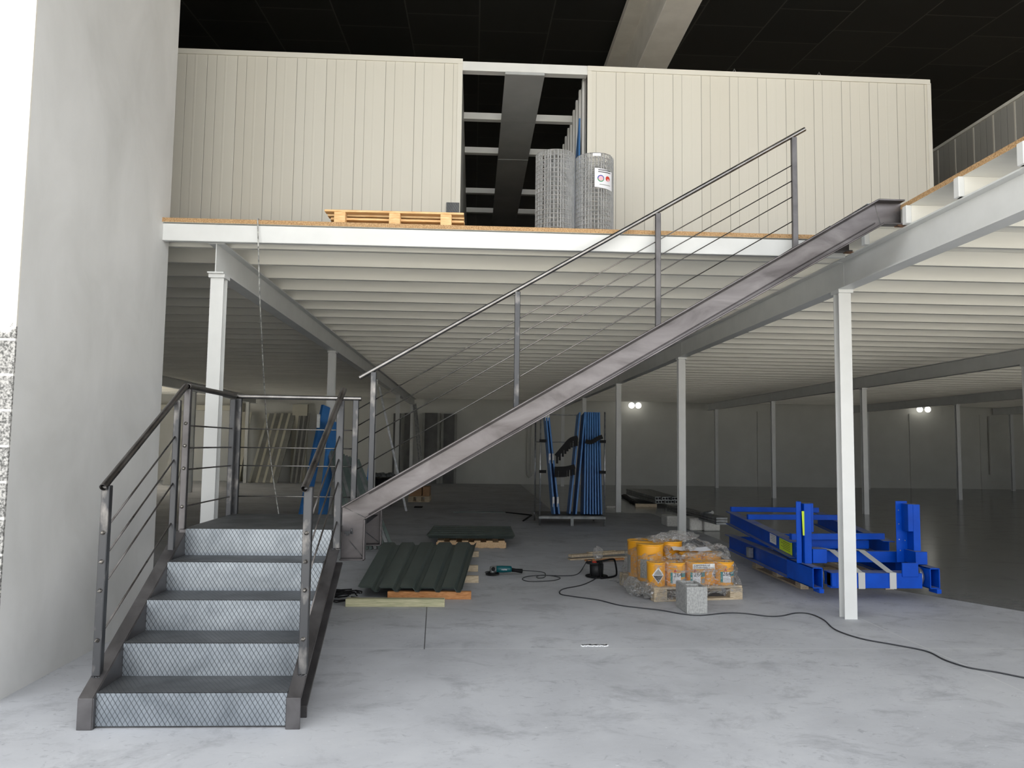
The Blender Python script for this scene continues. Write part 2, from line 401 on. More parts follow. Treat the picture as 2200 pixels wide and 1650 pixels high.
# precast roof girder
pt = atY(1432, 0, 9.8); zb = pt.z
xl = pt.x; xr = atY(1508, 0, 9.8).x; xtl = xl-.30
g = empty('roof_girder', (xl+.2, 5, zb), 0, 'big grey roof girder running front to back under the black roof', 'beam')
MB().box((-.2, 0, 0), (xr-xl-.2, 27.4, .14)).build('bottom_flange', M['concbeam'], g, .01)
MB().box((-.08, 0, .14), (.08, 27.4, .98)).build('web', M['concbeam'], g)
MB().prism([(-.36, .98), (.36, .98), (.36, 1.10), (-.36, 1.10)], 'y', 0, 27.4).build('top_flange', M['concbeam'], g)

# ================================================================== MEZZANINE
HEA = hprof(.122, .114, .009, .006)
def column(x, y, label, top=3.125, name='steel_column'):
    e = empty(name, (x, y, 0), 0, label, 'column', 'steel columns carrying the mezzanine')
    m = MB(); a, b, tf, tw = .061, .057, .009, .003
    m.prism([(-a,-b),(a,-b),(a,-b+tf),(tw,-b+tf),(tw,b-tf),(a,b-tf),(a,b),(-a,b),(-a,b-tf),(-tw,b-tf),(-tw,-b+tf),(-a,-b+tf)], 'z', 0.0, top)
    m.build('shaft', M['white'], e)
    MB().box((-.075, -.085, top), (.075, .085, top+.035)).build('cap_plate', M['white'], e, .003)
    return e
XS = (-2.41, 3.61, 9.85, 16.1, 22.2); YS = (7.45, 13.42, 19.3, 25.3, 31.3)
desc = {
 (0,0): 'white steel column rising behind the landing railing, beside the grey rendered wall',
 (0,1): 'white steel column behind the lower right stair handrail with the blue board leaning on it',
 (0,2): 'white steel column directly behind the lowest post of the long stair railing',
 (0,3): 'thin distant white column just right of the leaning steel stud',
 (0,4): 'thin farthest white column at the far end of the left main beam',
 (1,0): 'big white steel column in the right foreground in front of the blue frames',
 (1,1): 'white steel column rising behind the wrapped pallet of yellow pails',
 (1,2): 'white steel column right of the rack of blue slats',
 (1,3): 'far white column seen above the rack of blue slats',
 (1,4): 'small farthest column seen through the open rack of blue slats',
 (2,2): 'white column standing behind the blue frames, just right of the foreground column',
 (2,3): 'distant grey-white column between the two middle bays above the blue frames',
 (2,4): 'small distant column close to the back wall, left of the middle bays',
 (3,3): 'dim distant column to the right of the right-hand pair of round lamps',
 (3,4): 'dim far column behind the one near the right-hand round lamps',
 (4,4): 'dim column in the far right back corner',
 (2,1): 'white column at the extreme right edge of the view'}
for i, x in enumerate(XS):
    for j, y in enumerate(YS):
        if (i, j) in desc: column(x, y + (-.03 if (i, j) == (0, 0) else 0), desc[(i, j)])
for x, y, d in ((-8.85, 25.3, 'dark distant column far left, seen between the landing railing posts'), (-8.85, 31.3, 'faint far left column near the cream trimmed wall')):
    column(x, y, d)
# main beams
IPE = hprof(.148, .285, .012, .008)
def main_beam(x, y0, y1, label):
    e = empty('main_beam', (x, y0, 3.16), 0, label, 'beam', 'main beams of the mezzanine')
    MB().ext(IPE, (0, 0, .1425), (0, y1-y0, .1425)).build('profile', M['white'], e)
    m = MB()
    for y in YS[1:] if y0 > 5 else YS:
        m.tube([(-.07, y-y0-.06, .27), (-.012, y-y0-.06, .265), (-.006, y-y0-.06, .25), (-.006, y-y0-.06, .016)], .0025, 5)
    m.build('weld_seam', M['white'], e)
main_beam(XS[0], 7.30, 32.4, 'white I beam running back from the column beside the grey wall')
main_beam(XS[1], 1.45, 32.4, 'white I beam over the foreground column, running out at the right of the view')
main_beam(XS[2], 1.45, 32.4, 'second long white beam, right of the foreground column')
main_beam(XS[3], 1.45, 32.4, 'third dim beam above the right-hand round lamps')
main_beam(XS[4], 1.45, 32.4, 'fourth dim beam near the far right corner')
main_beam(-8.85, 7.45, 32.4, 'dark main beam far left behind the grey wall')
# joists
JP = [(0, 0), (.055, 0), (.055, .012), (.004, .004), (.004, .141), (.055, .141), (.055, .15), (0, .15)]
def joist(y, x0, x1, label, group):
    m = MB(); m.prism([(y+p[0]-.03, 3.446+p[1]) for p in JP], 'x', x0, x1)
    o = m.build('floor_joist', M['joist']); tag(o, label, 'joist', group)
y = 7.52; k = 0
while y < 32.3:
    joist(y, -14.4, 24.1, ORD[k]+' pale joist back from the white rim beam, under the mezzanine floor' if k < 20 else 'pale joist in the far, dim part of the row under the mezzanine floor', 'joists under the whole mezzanine'); y += .672; k += 1
for y, l in ((6.80, 'short-bay joist whose end sits just under the top end of the stair'), (6.12, 'joist beside the stair head, resting on the right main beam'),
             (5.43, 'white joist end on the right main beam, with a small ink smudge'), (4.76, 'white joist end on the right main beam at the extreme right of the view')):
    joist(y, 3.545 if y > 6 else 3.52, 24.1, l, 'joists of the projecting right bay')
    o = MB().box((3.50, y-.033, 3.446), (3.545, y+.03, 3.596)).build('joist_end_clip', M['white'], bpy.data.objects[-1] if False else None, .004)
    o.parent = [q for q in bpy.data.objects if q.name.startswith('floor_joist')][0]
    o.parent = sorted([q for q in bpy.data.objects if q.name.startswith('floor_joist')], key=lambda q: q.name)[-1]
for y in (4.09, 3.41, 2.74, 2.07):
    joist(y, 3.52, 24.1, 'joist of the projecting bay overhead, beyond the right edge of the view', 'joists over the right edge')
# rim beam
o = MB().box((-2.868, 7.20, 3.43), (3.53, 7.26, 3.59)).build('rim_beam', M['white'], None, .004)
tag(o, 'white flat rim beam along the front edge of the mezzanine, above the stair', 'beam')
# decks
def deck(x0, x1, y0, y1, z0, z1, label, cut=None):
    m = MB(); m.box((x0, y0, z0), (x1, y1, z1))
    for f in m.bm.faces:
        if abs(f.calc_center_median().z - z0) < 1e-5: f.material_index = 1
    o = m.build('deck_boarding', [M['chip'], M['joist']]); tag(o, label, 'floor board')
    return o
deck(-14.4, 24.1, 7.18, 32.5, 3.597, 3.637, 'chipboard floor edge of the mezzanine carrying the pallet and mesh rolls')
deck(3.53, 24.1, 1.45, 7.18, 3.597, 3.637, 'chipboard floor edge of the projecting right bay beyond the stair head')

# partitions on the deck
YP, ZD, ZT = 9.0, 3.637, 6.14
def partition(x0, x1, label, zt0, zt1):
    e = empty('partition_wall', (x0, YP, ZD), 0, label, 'partition')
    m = MB(); m.prism([(0, 0), (x1-x0, 0), (x1-x0, zt1-ZD-.05), (0, zt0-ZD-.05)], 'y', 0, .08); p = m.build('panel', M['part'], e)
    m = MB(); m.prism([(0, zt0-ZD-.06), (x1-x0, zt1-ZD-.06), (x1-x0, zt1-ZD), (0, zt0-ZD)], 'y', -.015, .095); m.build('top_rail', M['creamp'], e)
    return e
pl = partition(-4.2, -.19, 'long cream ribbed partition on the deck, left of the dark opening', 6.165, 6.165)
MB().box((3.955, -.01, 0), (4.01, .09, 2.47)).build('edge_trim', M['creamp'], pl)
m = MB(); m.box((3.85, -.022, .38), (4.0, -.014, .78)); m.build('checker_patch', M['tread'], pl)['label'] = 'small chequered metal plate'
m = MB()
for z in (.45, .7):
    for x in (3.87, 3.98): m.lathe([(.008, -.03), (.008, -.02)], (x, 0, z), 8, 'y')
pr = partition(1.30, 5.51, 'long cream ribbed partition on the deck, right of the dark opening', 6.135, 6.12)
MB().box((0, -.01, 0), (.05, .09, 2.45)).build('edge_trim', M['creamp'], pr)
MB().box((4.17, -.01, 0), (4.22, .09, 2.44)).build('edge_trim', M['creamp'], pr)
o = MB().box((-.19, YP, 6.03), (1.30, YP+.1, 6.14)).build('head_rail', M['white']); tag(o, 'white head rail spanning the dark opening between the two partitions', 'rail')
# little wire hooks above the partition
for x in (-3.35, -2.3, -1.25, -.3, 2.0, 3.1, 4.15):
    o = MB().tube([(x-.035, YP+.04, 6.12), (x, YP+.04, 6.19), (x+.035, YP+.04, 6.12)], .004, 5).build('wire_hook', M['galv'])
    tag(o, 'tiny wire hook sticking up from the top edge of a deck partition', 'hook', 'wire hooks along the partition tops')
# corridor: right side wall and ties
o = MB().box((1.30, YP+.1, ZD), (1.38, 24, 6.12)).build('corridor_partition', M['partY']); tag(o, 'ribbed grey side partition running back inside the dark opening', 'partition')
m = MB()
for k in range(26): m.box((1.275, YP+.25+.30*k, ZD), (1.30, YP+.32+.30*k, 6.10))
m.build('rib', M['white'], o)
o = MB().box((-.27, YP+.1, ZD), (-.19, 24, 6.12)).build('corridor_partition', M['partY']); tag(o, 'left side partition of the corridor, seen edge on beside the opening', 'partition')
for y, d in ((10.36, 'highest white tie bar across the opening'), (11.6, 'second white tie bar down across the opening, reaching the mesh roll'), (13.5, 'third white tie bar down across the opening'), (14.65, 'lowest white tie bar across the opening')):
    o = MB().box((-.19, y, 6.02), (1.30, y+.09, 6.11)).build('tie_bar', M['white']); tag(o, d, 'bar', 'tie bars over the corridor')
e = empty('ceiling_tray', (.55, 9.0, 5.985), 0, 'dark grey flat tray of joined panels hanging in the opening, under the tie bars', 'tray')
for k, (a, b) in enumerate(((-.04, 1.35), (1.35, 2.75), (2.75, 4.25), (4.25, 8.0), (8.0, 12.0))):
    MB().box((-.235, a+.006, 0 if k % 2 == 0 else .006), (.235, b-.006, .035)).build('tray_panel', M['tray'], e, .004)
# side wall far right
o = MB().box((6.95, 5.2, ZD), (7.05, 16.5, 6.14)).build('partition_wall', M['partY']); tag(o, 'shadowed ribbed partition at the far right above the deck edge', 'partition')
m = MB()
for k in range(26): m.box((6.946, 5.3+.42*k, ZD), (6.95, 5.325+.42*k, 6.13))
m.build('rib', M['creamp'], o)
o = MB().box((6.93, 5.2, 6.14), (7.07, 16.5, 6.18)).build('top_rail', M['joist'], o)
# blue sheet in the corridor
m = MB(); m.quad((1.24, 9.95, ZD), (1.24, 9.3, ZD), (1.24, 9.3, 5.62), (1.24, 9.95, 4.75)); 
o = m.build('blue_board', M['blue2']); s_ = o.modifiers.new('s', 'SOLIDIFY'); s_.thickness = .02
tag(o, 'blue board with a slanted top standing behind the wire mesh rolls', 'board')

# ---- mesh rolls
def mesh_roll(x, y, r, h, label, ph):
    e = empty('wire_mesh_roll', (x, y, ZD), 0, label, 'mesh roll', 'rolls of welded wire mesh')
    n = 40; turns = 5
    m = MB()
    for t in range(turns):
        rr = r-(0, .008, .02, .05, .09)[t]
        for k in range(n - 5*t):
            a = 2*math.pi*(k+.37*t+.15*math.sin(k*1.7+t))/(n-5*t) + ph
            m.tube([(rr*math.cos(a), rr*math.sin(a), 0), (rr*math.cos(a), rr*math.sin(a), h)], .0024, 4, caps=False)
    m.build('vertical_wires', M['wire'], e)
    m = MB(); nz = 21
    for t in range(turns):
        rr = r-(0, .008, .02, .05, .09)[t]
        for k in range(nz+1):
            z = h*k/nz
            m.tube([(rr*math.cos(2*math.pi*i/40), rr*math.sin(2*math.pi*i/40), z) for i in range(36)], .003, 4, closed=True)
    m.build('horizontal_wires', M['wire'], e)
    return e
mesh_roll(atY(1192, 480, 8.0).x, 8.0, .205, 1.0, 'left roll of galvanised wire mesh standing on the deck by the dark opening', 0)
rr = mesh_roll(atY(1276, 480, 8.0).x, 7.98, .198, .97, 'right roll of galvanised wire mesh, with a printed label, standing on the deck', .03)
def curved(name, mat, parent, r, a0, a1, z0, z1, n=10, sh=0):
    m = MB(); P = []
    for k in range(n+1):
        a = math.radians(a0 + (a1-a0)*k/n); P.append((m.bm.verts.new((r*math.cos(a), r*math.sin(a), z0-sh*k/n)), m.bm.verts.new((r*math.cos(a), r*math.sin(a), z1-sh*k/n))))
    for k in range(n): m.face([P[k][0], P[k+1][0], P[k+1][1], P[k][1]])
    return m.build(name, mat, parent)
lb = curved('printed_label', M['paper'], rr, .203, 262, 322, .61, .81, sh=.02); lb['label'] = 'white printed label with coloured round pictures'
def disc(name, mat, par, ac, zc, rad, k, half=None):
    m = MB(); R = .203; c0 = m.bm.verts.new((k*R*math.cos(math.radians(ac)), k*R*math.sin(math.radians(ac)), zc)); P = []
    a0, a1 = half or (0, 360)
    for i in range(25):
        t = math.radians(a0+(a1-a0)*i/24); a = math.radians(ac)+rad*math.cos(t)/R
        P.append(m.bm.verts.new((k*R*math.cos(a), k*R*math.sin(a), zc+rad*math.sin(t))))
    for i in range(24): m.face([c0, P[i], P[i+1]])
    return m.build(name, mat, par)
disc('blue_print', newmat('blue_print', (.03,.06,.35), .5)[0], lb, 280, .70, .036, 1.008, (0, 180)); disc('green_print', newmat('green_print', (.05,.3,.15), .5)[0], lb, 280, .70, .036, 1.008, (180, 360))
disc('pink_print', newmat('pink_print', (.8,.45,.50), .5)[0], lb, 280, .70, .026, 1.014); disc('red_print', M['red'], lb, 303, .705, .028, 1.008); disc('pink_print', newmat('pink_print', (.8,.45,.50), .5)[0], lb, 304, .690, .014, 1.014)
curved('text_line', M['greyp'], lb, .2055, 276, 312, .633, .640)
for z in (.785, .765): curved('text_line', M['ink'], lb, .2045, 272, 314, z, z+.008)
curved('tag_tape', M['paper'], rr, .2, 256, 280, .935, .965)['label'] = 'white paper tab'

# ---- pallets
def pallet(name, loc, rz, label, L=1.2, W=.8, wood='pine', group=None, H=.144):
    """long stringers run along local x; boards along y"""
    e = empty(name, loc, rz, label, 'pallet', group)
    t = .022
    for iy, y in enumerate((-W/2+.05, 0, W/2-.05)):
        MB().box((-L/2, y-.05, 0), (L/2, y+.05, t)).build('bottom_board', M[wood], e, .003)
        for x in (-L/2+.0725, 0, L/2-.0725):
            MB().box((x-.0725 if abs(x) > .1 else -.0725, y-.05, t), ((x+.0725) if abs(x) > .1 else .0725, y+.05, H-2*t)).build('block', M[wood], e, .003)
    for x in (-L/2+.0725, 0, L/2-.0725):
        MB().box((x-.0725, -W/2, H-2*t), (x+.0725, W/2, H-t)).build('cross_board', M[wood], e, .003)
    for k in range(5):
        y = -W/2+.0625 + k*(W-.125)/4
        MB().box((-L/2, y-.055, H-t), (L/2, y+.055, H)).build('top_board', M[wood], e, .003)
    return e
a = atY(704, 470, 7.4); b = atY(997, 485, 7.4)
e = empty('wooden_pallet', ((a.x+b.x)/2, 7.22, ZD), -.01, 'pine pallet lying at the edge of the mezzanine floor', 'pallet')
L_ = b.x-a.x
for k in range(5): MB().box((-L_/2, .0+.15*k, .112), (L_/2, .09+.15*k, .132)).build('top_board', M['pine'], e, .003)
for y in (0, .30, .60):
    for x in (-L_/2+.09, -.05, L_/2-.22): MB().box((x, y, .0), (x+.105, y+.10, .112)).build('block', M['pine2'] if y else M['pine'], e, .004)
for y in (.06, .36, .56):
    MB().box((-L_/2+.05, y, .052), (L_/2, y+.08, .074)).build('middle_board', M['pine'], e, .003); MB().box((-L_/2+.10, y, .0), (L_/2-.02, y+.08, .022)).build('bottom_board', M['pine'], e, .003)

# ---- hanging cable
pts = [atY(553, 480, 7.17), atY(555, 530, 7.15), atY(558, 640, 7.4), atY(566, 800, 8.3), atY(572, 900, 8.9), atY(584, 1010, 9.3), atY(598, 1100, 9.3), atY(604, 1160, 9.3)]
pts[0].z = 3.65
pts.insert(0, V((pts[0].x, 7.5, 3.643)))
o = MB().tube(pts, .006, 6).build('hanging_cable', M['whitecable']); tag(o, 'thin pale cable hanging from the mezzanine edge down behind the stair landing', 'cable')

# ================================================================== STAIRCASE
ST = empty('steel_staircase', (-1.5, 4.6, 0), 0, 'raw steel quarter-turn staircase with chequer plate steps and tube railings', 'staircase')
OFF = V((-1.5, 4.6, 0))
def SP(mb, name, mat, bev=0, label=None, par=None):
    for v in mb.bm.verts: v.co -= OFF
    o = mb.build(name, mat, par or ST, bev)
    if label: o['label'] = label
    return o
RISE, GO, LZ = .194, .3165, .965
# lower stringers: channel = web plate + flange band following the outline
def offset_band(outer, inner, axis, a, b):
    m = MB(); n = len(outer)
    for i in range(n-1):
        q = [outer[i], outer[i+1], inner[i+1], inner[i]]
        m.prism(q, axis, a, b)
    return m
sl = .585
topo = [(4.57, 0), (4.57, .17), (5.90, .17+1.33*sl)]
boto = [(4.77, 0), (4.77, .055), (5.90, .055+1.13*sl)]
def stringer_low(xw, xf):
    m = MB()
    web = topo + boto[::-1]
    m.prism(web, 'x', min(xw, xw+.006), max(xw, xw+.006))
    t = .012
    a, b = min(xw, xf), max(xw, xf)
    m.prism([(4.57, 0), (4.57, .17), (4.57+t, .17-t*.1), (4.57+t, 0)], 'x', a, b)
    m.prism([(4.57, .17), (5.90, .17+1.33*sl), (5.90, .17+1.33*sl-t), (4.57+t, .17-t)], 'x', a, b)
    m.prism([(4.77, 0), (4.77, .055), (4.77-t, .055+t), (4.77-t, 0)], 'x', a, b)
    m.prism([(4.77, .055), (5.90, .055+1.13*sl), (5.90, .055+1.13*sl+t), (4.77-t, .055+t)], 'x', a, b)
    SP(m, 'stringer', M['steel'], .003)
stringer_low(-2.075, -2.157); stringer_low(-1.018, -.937)
# steps
for i in range(5):
    y0 = 4.60 + GO*i; z1 = RISE*(i+1); z0 = RISE*i + (.0 if i else .012)
    if i == 4: z1 = LZ
    m = MB(); x0, x1 = -2.068, -1.019
    m.box((x0, y0, z0), (x1, y0+.004, z1))
    rs_ = SP(m, 'step', M['checker'])
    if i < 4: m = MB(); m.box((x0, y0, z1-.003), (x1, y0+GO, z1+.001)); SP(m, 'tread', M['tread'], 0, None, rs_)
m = MB(); m.prism([(-2.068, 5.872), (-2.11, 7.12), (-.83, 7.12), (-.83, 6.235), (-1.0, 6.235), (-1.0, 5.872)], 'z', LZ-.005, LZ)
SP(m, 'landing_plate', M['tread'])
# landing frame channels
CH_ = lambda: [(0, 0), (.075, 0), (.075, .010), (.007, .010), (.007, .21), (.075, .21), (.075, .22), (0, .22)]
m = MB(); m.box((-2.12, 5.90, .74), (-2.075, 7.12, .96)); SP(m, 'landing_edge_channel', M['steel'], .003)
m = MB(); m.box((-2.12, 7.10, .72), (-.99, 7.125, .96)); SP(m, 'landing_edge_channel', M['steel'], .003)
m = MB(); m.box((-2.12, 5.88, .74), (-2.05, 5.96, .96)); SP(m, 'corner_bracket', M['steel'], .003)
# upper flight stringers
X0, X1 = -.985, 3.53
S2 = .592
def ztop(x): return min(1.118 + S2*(x+.994), 3.664)
xkt = -.994 + (3.664-1.118)/S2
dv = .215
def zbot(x): return ztop(x)-dv
xkb = xkt+.045
def stringer_up(y0, fl, left, sc=1.0, legx=-.815):
    zb0 = .70; m = MB()
    kneex = legx; kz = 1.015
    slb = (3.452-kz)/(xkb-kneex)
    outer = [(left, zb0), (left, 1.118+S2*(left+.994)), (xkt, 3.664), (X1, 3.664), (X1, 3.452), (xkb, 3.452), (kneex, kz), (kneex, zb0)]
    w0 = y0+fl
    m.prism(outer, 'y', w0, w0+.007)
    t = .014
    def strip(p, q, nx, nz):
        m.prism([p, q, (q[0]+nx, q[1]+nz), (p[0]+nx, p[1]+nz)], 'y', y0, w0)
    strip(outer[1], outer[2], .004, -t); strip(outer[2], outer[3], 0, -t)
    strip(outer[4], outer[5], 0, t); strip(outer[5], outer[6], -.004, t)
    strip(outer[6], outer[7], -t, 0); strip((left, zb0), (kneex, zb0), 0, t)
    # fillets against the web and the mitre weld seams
    f = .010
    m2 = MB()
    m2.tube([(kneex-.012, w0-.001, zb0+.012), (left+.05, w0-.001, .86)], .004, 5)
    m2.tube([(kneex-.012, w0-.001, kz+.01), (left+.02, w0-.001, 1.10)], .003, 5)
    m2.tube([(xkt, w0-.001, 3.645), (xkb, w0-.001, 3.47)], .003, 5)
    s = SP(m, 'stringer', M['stringer'], .004)
    m2 = SP(m2, 'weld_seam', M['ground'], 0, None, s)
    m = MB(); m.prism([outer[4], outer[5], (outer[5][0], outer[5][1]+.0)], 'y', y0, w0) if False else None
    return s
# inner lighter lip lines of the rolled channel
s1 = stringer_up(6.15, .07, -1.005)
m = MB()
for off in (.026, dv-.03):
    a = V((-.80, 6.215, ztop(-.80)-off)); b = V((xkt, 6.215, 3.664-off)); m.bar(a, b, .010, .010)
SP(m, 'root_fillet', M['stringer'], .004, None, s1)
s2 = stringer_up(7.05, .07, -1.05, legx=-.790)
# treads of the upper flight
n = 14; rise2 = (3.66-LZ)/n; go2 = (3.25+.93)/(n-1)
for i in range(1, n):
    xx = -.93 + go2*(i-1); zz = LZ + rise2*i - .02
    m = MB(); m.box((xx, 6.228, zz-.004), (xx+go2, 7.05, zz)); m.box((xx, 6.228, zz-rise2+.03), (xx+.004, 7.05, zz))
    SP(m, 'step', M['checker'])
m = MB(); m.box((3.25, 6.228, 3.640), (3.53, 7.05, 3.645)); SP(m, 'step', M['checker'])
# bearing shims at the stair head
for yy in (6.19, 7.09): SP(MB().box((3.47, yy-.03, 3.446), (3.60, yy+.03, 3.4525)), 'bearing_plate', vary('rusty_plate', (.05,.03,.02), (.3,.15,.08), 20, .8))

# railings -----------------------------------------------------
def post(x, y, z0, z1, wx=.045, wy=.045, mat='steel', cut=None, beads=(), side=(0, -1), tip=True):
    m = MB(); a, b = wx/2, wy/2
    m.box((x-a, y-b, z0), (x+a, y+b, z1))
    p = SP(m, 'post', M[mat], .004)
    for z in beads:
        mm = MB(); mm.lathe([(.003, -.013), (.009, -.009), (.012, -.003), (.0135, .0)], (x+side[0]*a, y+side[1]*b, z), 10, 'y')
        mm.tube([(x-.012, y-b-.002, z-.006), (x+.013, y-b-.002, z+.005)], .005, 5)
        SP(mm, 'weld_bead', M['weld'], 0, None, p)
    return p
def weldfoot(x, y, z):
    m = MB()
    for k in range(9):
        a = k/8*.05-.025; m.lathe([(.002, -.004), (.006, 0), (.004, .005)], (x+a, y-.026, z+random.uniform(-.004, .006)), 6)
    SP(m, 'weld_bead', M['ground'])
def hollow(pts, r, name='handrail', mat='rail', open_start=True):
    m = MB(); pts = [V(p) for p in pts]; m.tube(pts, r, 20, caps=False)
    m.tube(pts, r-.0035, 20, caps=False)
    d0 = (pts[1]-pts[0]).normalized(); d1 = (pts[-1]-pts[-2]).normalized()
    for c, d in ((pts[0], d0), (pts[-1], d1)):
        sd_ = d.cross(V((0, 0, 1))).normalized(); uu = sd_.cross(d); R = []
        for k in range(20):
            a = 2*math.pi*k/20; q = sd_*math.cos(a)+uu*math.sin(a); R.append((m.bm.verts.new(c+q*r), m.bm.verts.new(c+q*(r-.0035))))
        for k in range(20): m.face([R[k][0], R[(k+1) % 20][0], R[(k+1) % 20][1], R[k][1]])
    me = SP(m, name, M[mat]); return me
def rod(a, b, r=.006): SP(MB().tube([a, b], r, 8), 'rod', M['railb'] if r < .006 else M['rail'])
RS = .5625; DZ = (-.27, -.435, -.60, -.88)
def zr(y): return 1.337 + RS*(y-4.70)
def zs(y): return .17 + (y-4.57)*sl
# left lower rail
XLr = -2.125
hollow([(XLr-.005, 4.68, zr(4.68)), (XLr, 5.90, 2.005)], .0215)
post(XLr-.003, 4.73, zs(4.73)-.012, zr(4.73)-.018, .046, .05, 'ground', beads=[zr(4.73)+d-.02 for d in DZ])
post(XLr+.015, 5.72, zs(5.72)-.012, zr(5.72)-.018, .04, .045, 'ground')
for d in DZ: rod((XLr, 4.75, zr(4.75)+d), (XLr+.012, 5.71, zr(5.71)+d))
weldfoot(XLr, 4.73, zs(4.70))
# corner post and side rail over the landing
post(-2.117, 5.93, .93, 1.985, .045, .045, 'steel', beads=[2.0+d for d in DZ])
hollow([(-2.115, 5.915, 2.004), (-2.113, 7.06, 2.004)], .0215)
post(-2.115, 7.03, .955, 1.975, .045, .045, 'ground')
for d in (-.285, -.45, -.61, -.88): rod((-2.113, 5.94, 2.0+d), (-2.113, 7.03, 2.0+d))
# rear rail
hollow([(-2.115, 7.10, 2.004), (-1.005, 7.10, 2.0)], .0205, mat='railb')
post(-2.085, 7.10, .955, 1.985, .05, .04, 'ground'); post(-1.05, 7.10, 1.09, 1.985, .05, .04, 'ground')
for d in (-.285, -.45, -.61, -.88): rod((-2.06, 7.10, 2.0+d), (-1.07, 7.10, 2.0+d), .005)
# right lower rail
XR = -.972
hollow([(XR-.008, 4.685, zr(4.685)), (XR+.01, 5.87, zr(5.87))], .0215)
pw = post(XR+.008, 4.74, zs(4.74)-.012, zr(4.74)-.02, .05, .05, 'ground', beads=[zr(4.74)+d-.02 for d in DZ])
post(XR+.012, 5.75, zs(5.75)-.012, zr(5.75)-.018, .05, .045, 'ground')
for d in DZ: rod((XR+.005, 4.76, zr(4.76)+d), (XR+.012, 5.74, zr(5.74)+d))
weldfoot(XR+.008, 4.74, zs(4.71)); weldfoot(XR+.012, 5.75, zs(5.72))
# bolt lug between lower stringer and the landing channel
m = MB(); m.lathe([(.011, -.02), (.011, .02)], (-.945, 6.15, .90), 6, 'y'); m.box((-.97, 6.135, .905), (-.905, 6.15, .925)); m.lathe([(.006, 0), (.006, .04)], (-.915, 6.13, .91), 8, 'z'); SP(m, 'bolt', M['ground'])
# long rail of the upper flight
def zu(x): return 2.188 + (4.64-2.188)/(3.115+1.028)*(x+1.028)
hollow([(-1.025, 7.10, zu(-1.025)), (3.11, 7.10, zu(3.11))], .0205, mat='railb')
for k, x in enumerate((-.90, .392, 1.695, 3.0)):
    post(x, 7.10, ztop(x)-.01, zu(x)-.02, .05, .04, 'ground' if k < 2 else 'steel')
for d in (-.28, -.43, -.585, -.82):
    rod((-1.05 if d > -.9 else -.9, 7.10, zu(-1.05)+d), (3.0, 7.10, zu(3.0)+d), .005)

# ================================================================== FLOOR CLUTTER (front)
# green profiled sheet on timbers
def trapezoid_sheet(name, corners, nrib, depth, mat, label, cat='sheet', group=None, phase=0):
    """corners: front-left, front-right, back-right, back-left; ribs run front to back"""
    fl, fr, br, bl = [V(c) for c in corners]; m = MB()
    prof = []
    for k in range(nrib):
        a = k/nrib; s = 1/nrib
        prof += [(a, 0), (a+.58*s, 0), (a+.70*s, -depth), (a+.88*s, -depth), (a+.995*s, 0)]
    prof.append((1, 0)); rows = 6; G = []
    for j in range(rows+1):
        t = j/rows; L = fl.lerp(bl, t); R = fr.lerp(br, t); row = []
        for (u, z) in prof: 
            p = L.lerp(R, u); p.z += z; row.append(m.bm.verts.new(p))
        G.append(row)
    for j in range(rows):
        for k in range(len(prof)-1): m.face([G[j][k], G[j][k+1], G[j+1][k+1], G[j+1][k]])
    o = m.build(name, mat); sd2 = o.modifiers.new('s', 'SOLIDIFY'); sd2.thickness = .0015
    if label: tag(o, label, cat, group)
    return o
zt_ = .125
for k in range(3):
    dz = -.004*k
    trapezoid_sheet('profiled_sheet', [(atZ(752+3*k, 1281, zt_).x, 8.30-.01*k, zt_+dz), (atZ(993, 1281, zt_).x+.0, 8.28-.012*k, zt_+dz), (.09-.01*k, 12.0-.03*k, .135+dz), (-1.30, 11.9, .135+dz)],
                    5, .04, M['green'], ['top dark green profiled metal sheet of the pile nearest the stair, scratched', 'dark green profiled sheet directly under the top one of the near pile', 'lowest dark green profiled sheet of the near pile'][k], group='green profiled sheets in the near pile')
for k, (y, x0, x1, mt, lab) in enumerate(((8.32, -.85, .015, 'redwood', 'orange timber baulk under the front edge of the green sheets'), (9.3, -1.2, .10, 'oldwood', 'pale timber bearer poking out under the middle right of the green sheets'),
                                        (10.1, -1.25, .10, 'oldwood', 'timber bearer poking out further back under the green sheets'), (11.4, -1.3, .12, 'oldwood', 'rearmost timber bearer under the green sheets'))):
    o = MB().box((x0, y-.035, 0), (x1, y+.035, .078)).build('timber_batten', M[mt], None, .004); tag(o, lab, 'timber')
a = atZ(742, 1303); b = atZ(955, 1304)
o = MB().box((a.x, 7.90, 0), (b.x, 7.985, .075)).build('timber_batten', M['greenwood'], None, .004); tag(o, 'greenish squared timber lying in front of the green sheets', 'timber')
# black straps tangled behind the stair foot
for k in range(9):
    random.seed(40+k); p = []
    x, y = atZ(708, 1290).x + random.uniform(-.02, .2), 8.1 + random.uniform(-.05, .35)
    for j in range(9):
        a = j/8*math.pi*1.7 + k; p.append((x + .17*math.cos(a)*(1+.3*math.sin(k)), y + .10*math.sin(a), .012+.012*k*.8+.02*abs(math.sin(a*2))))
    o = MB().tube(p, .007, 5).build('packing_strap', M['plastic']); tag(o, 'black packing strap in the tangled heap beside the green sheets', 'strap', 'tangled black packing straps')

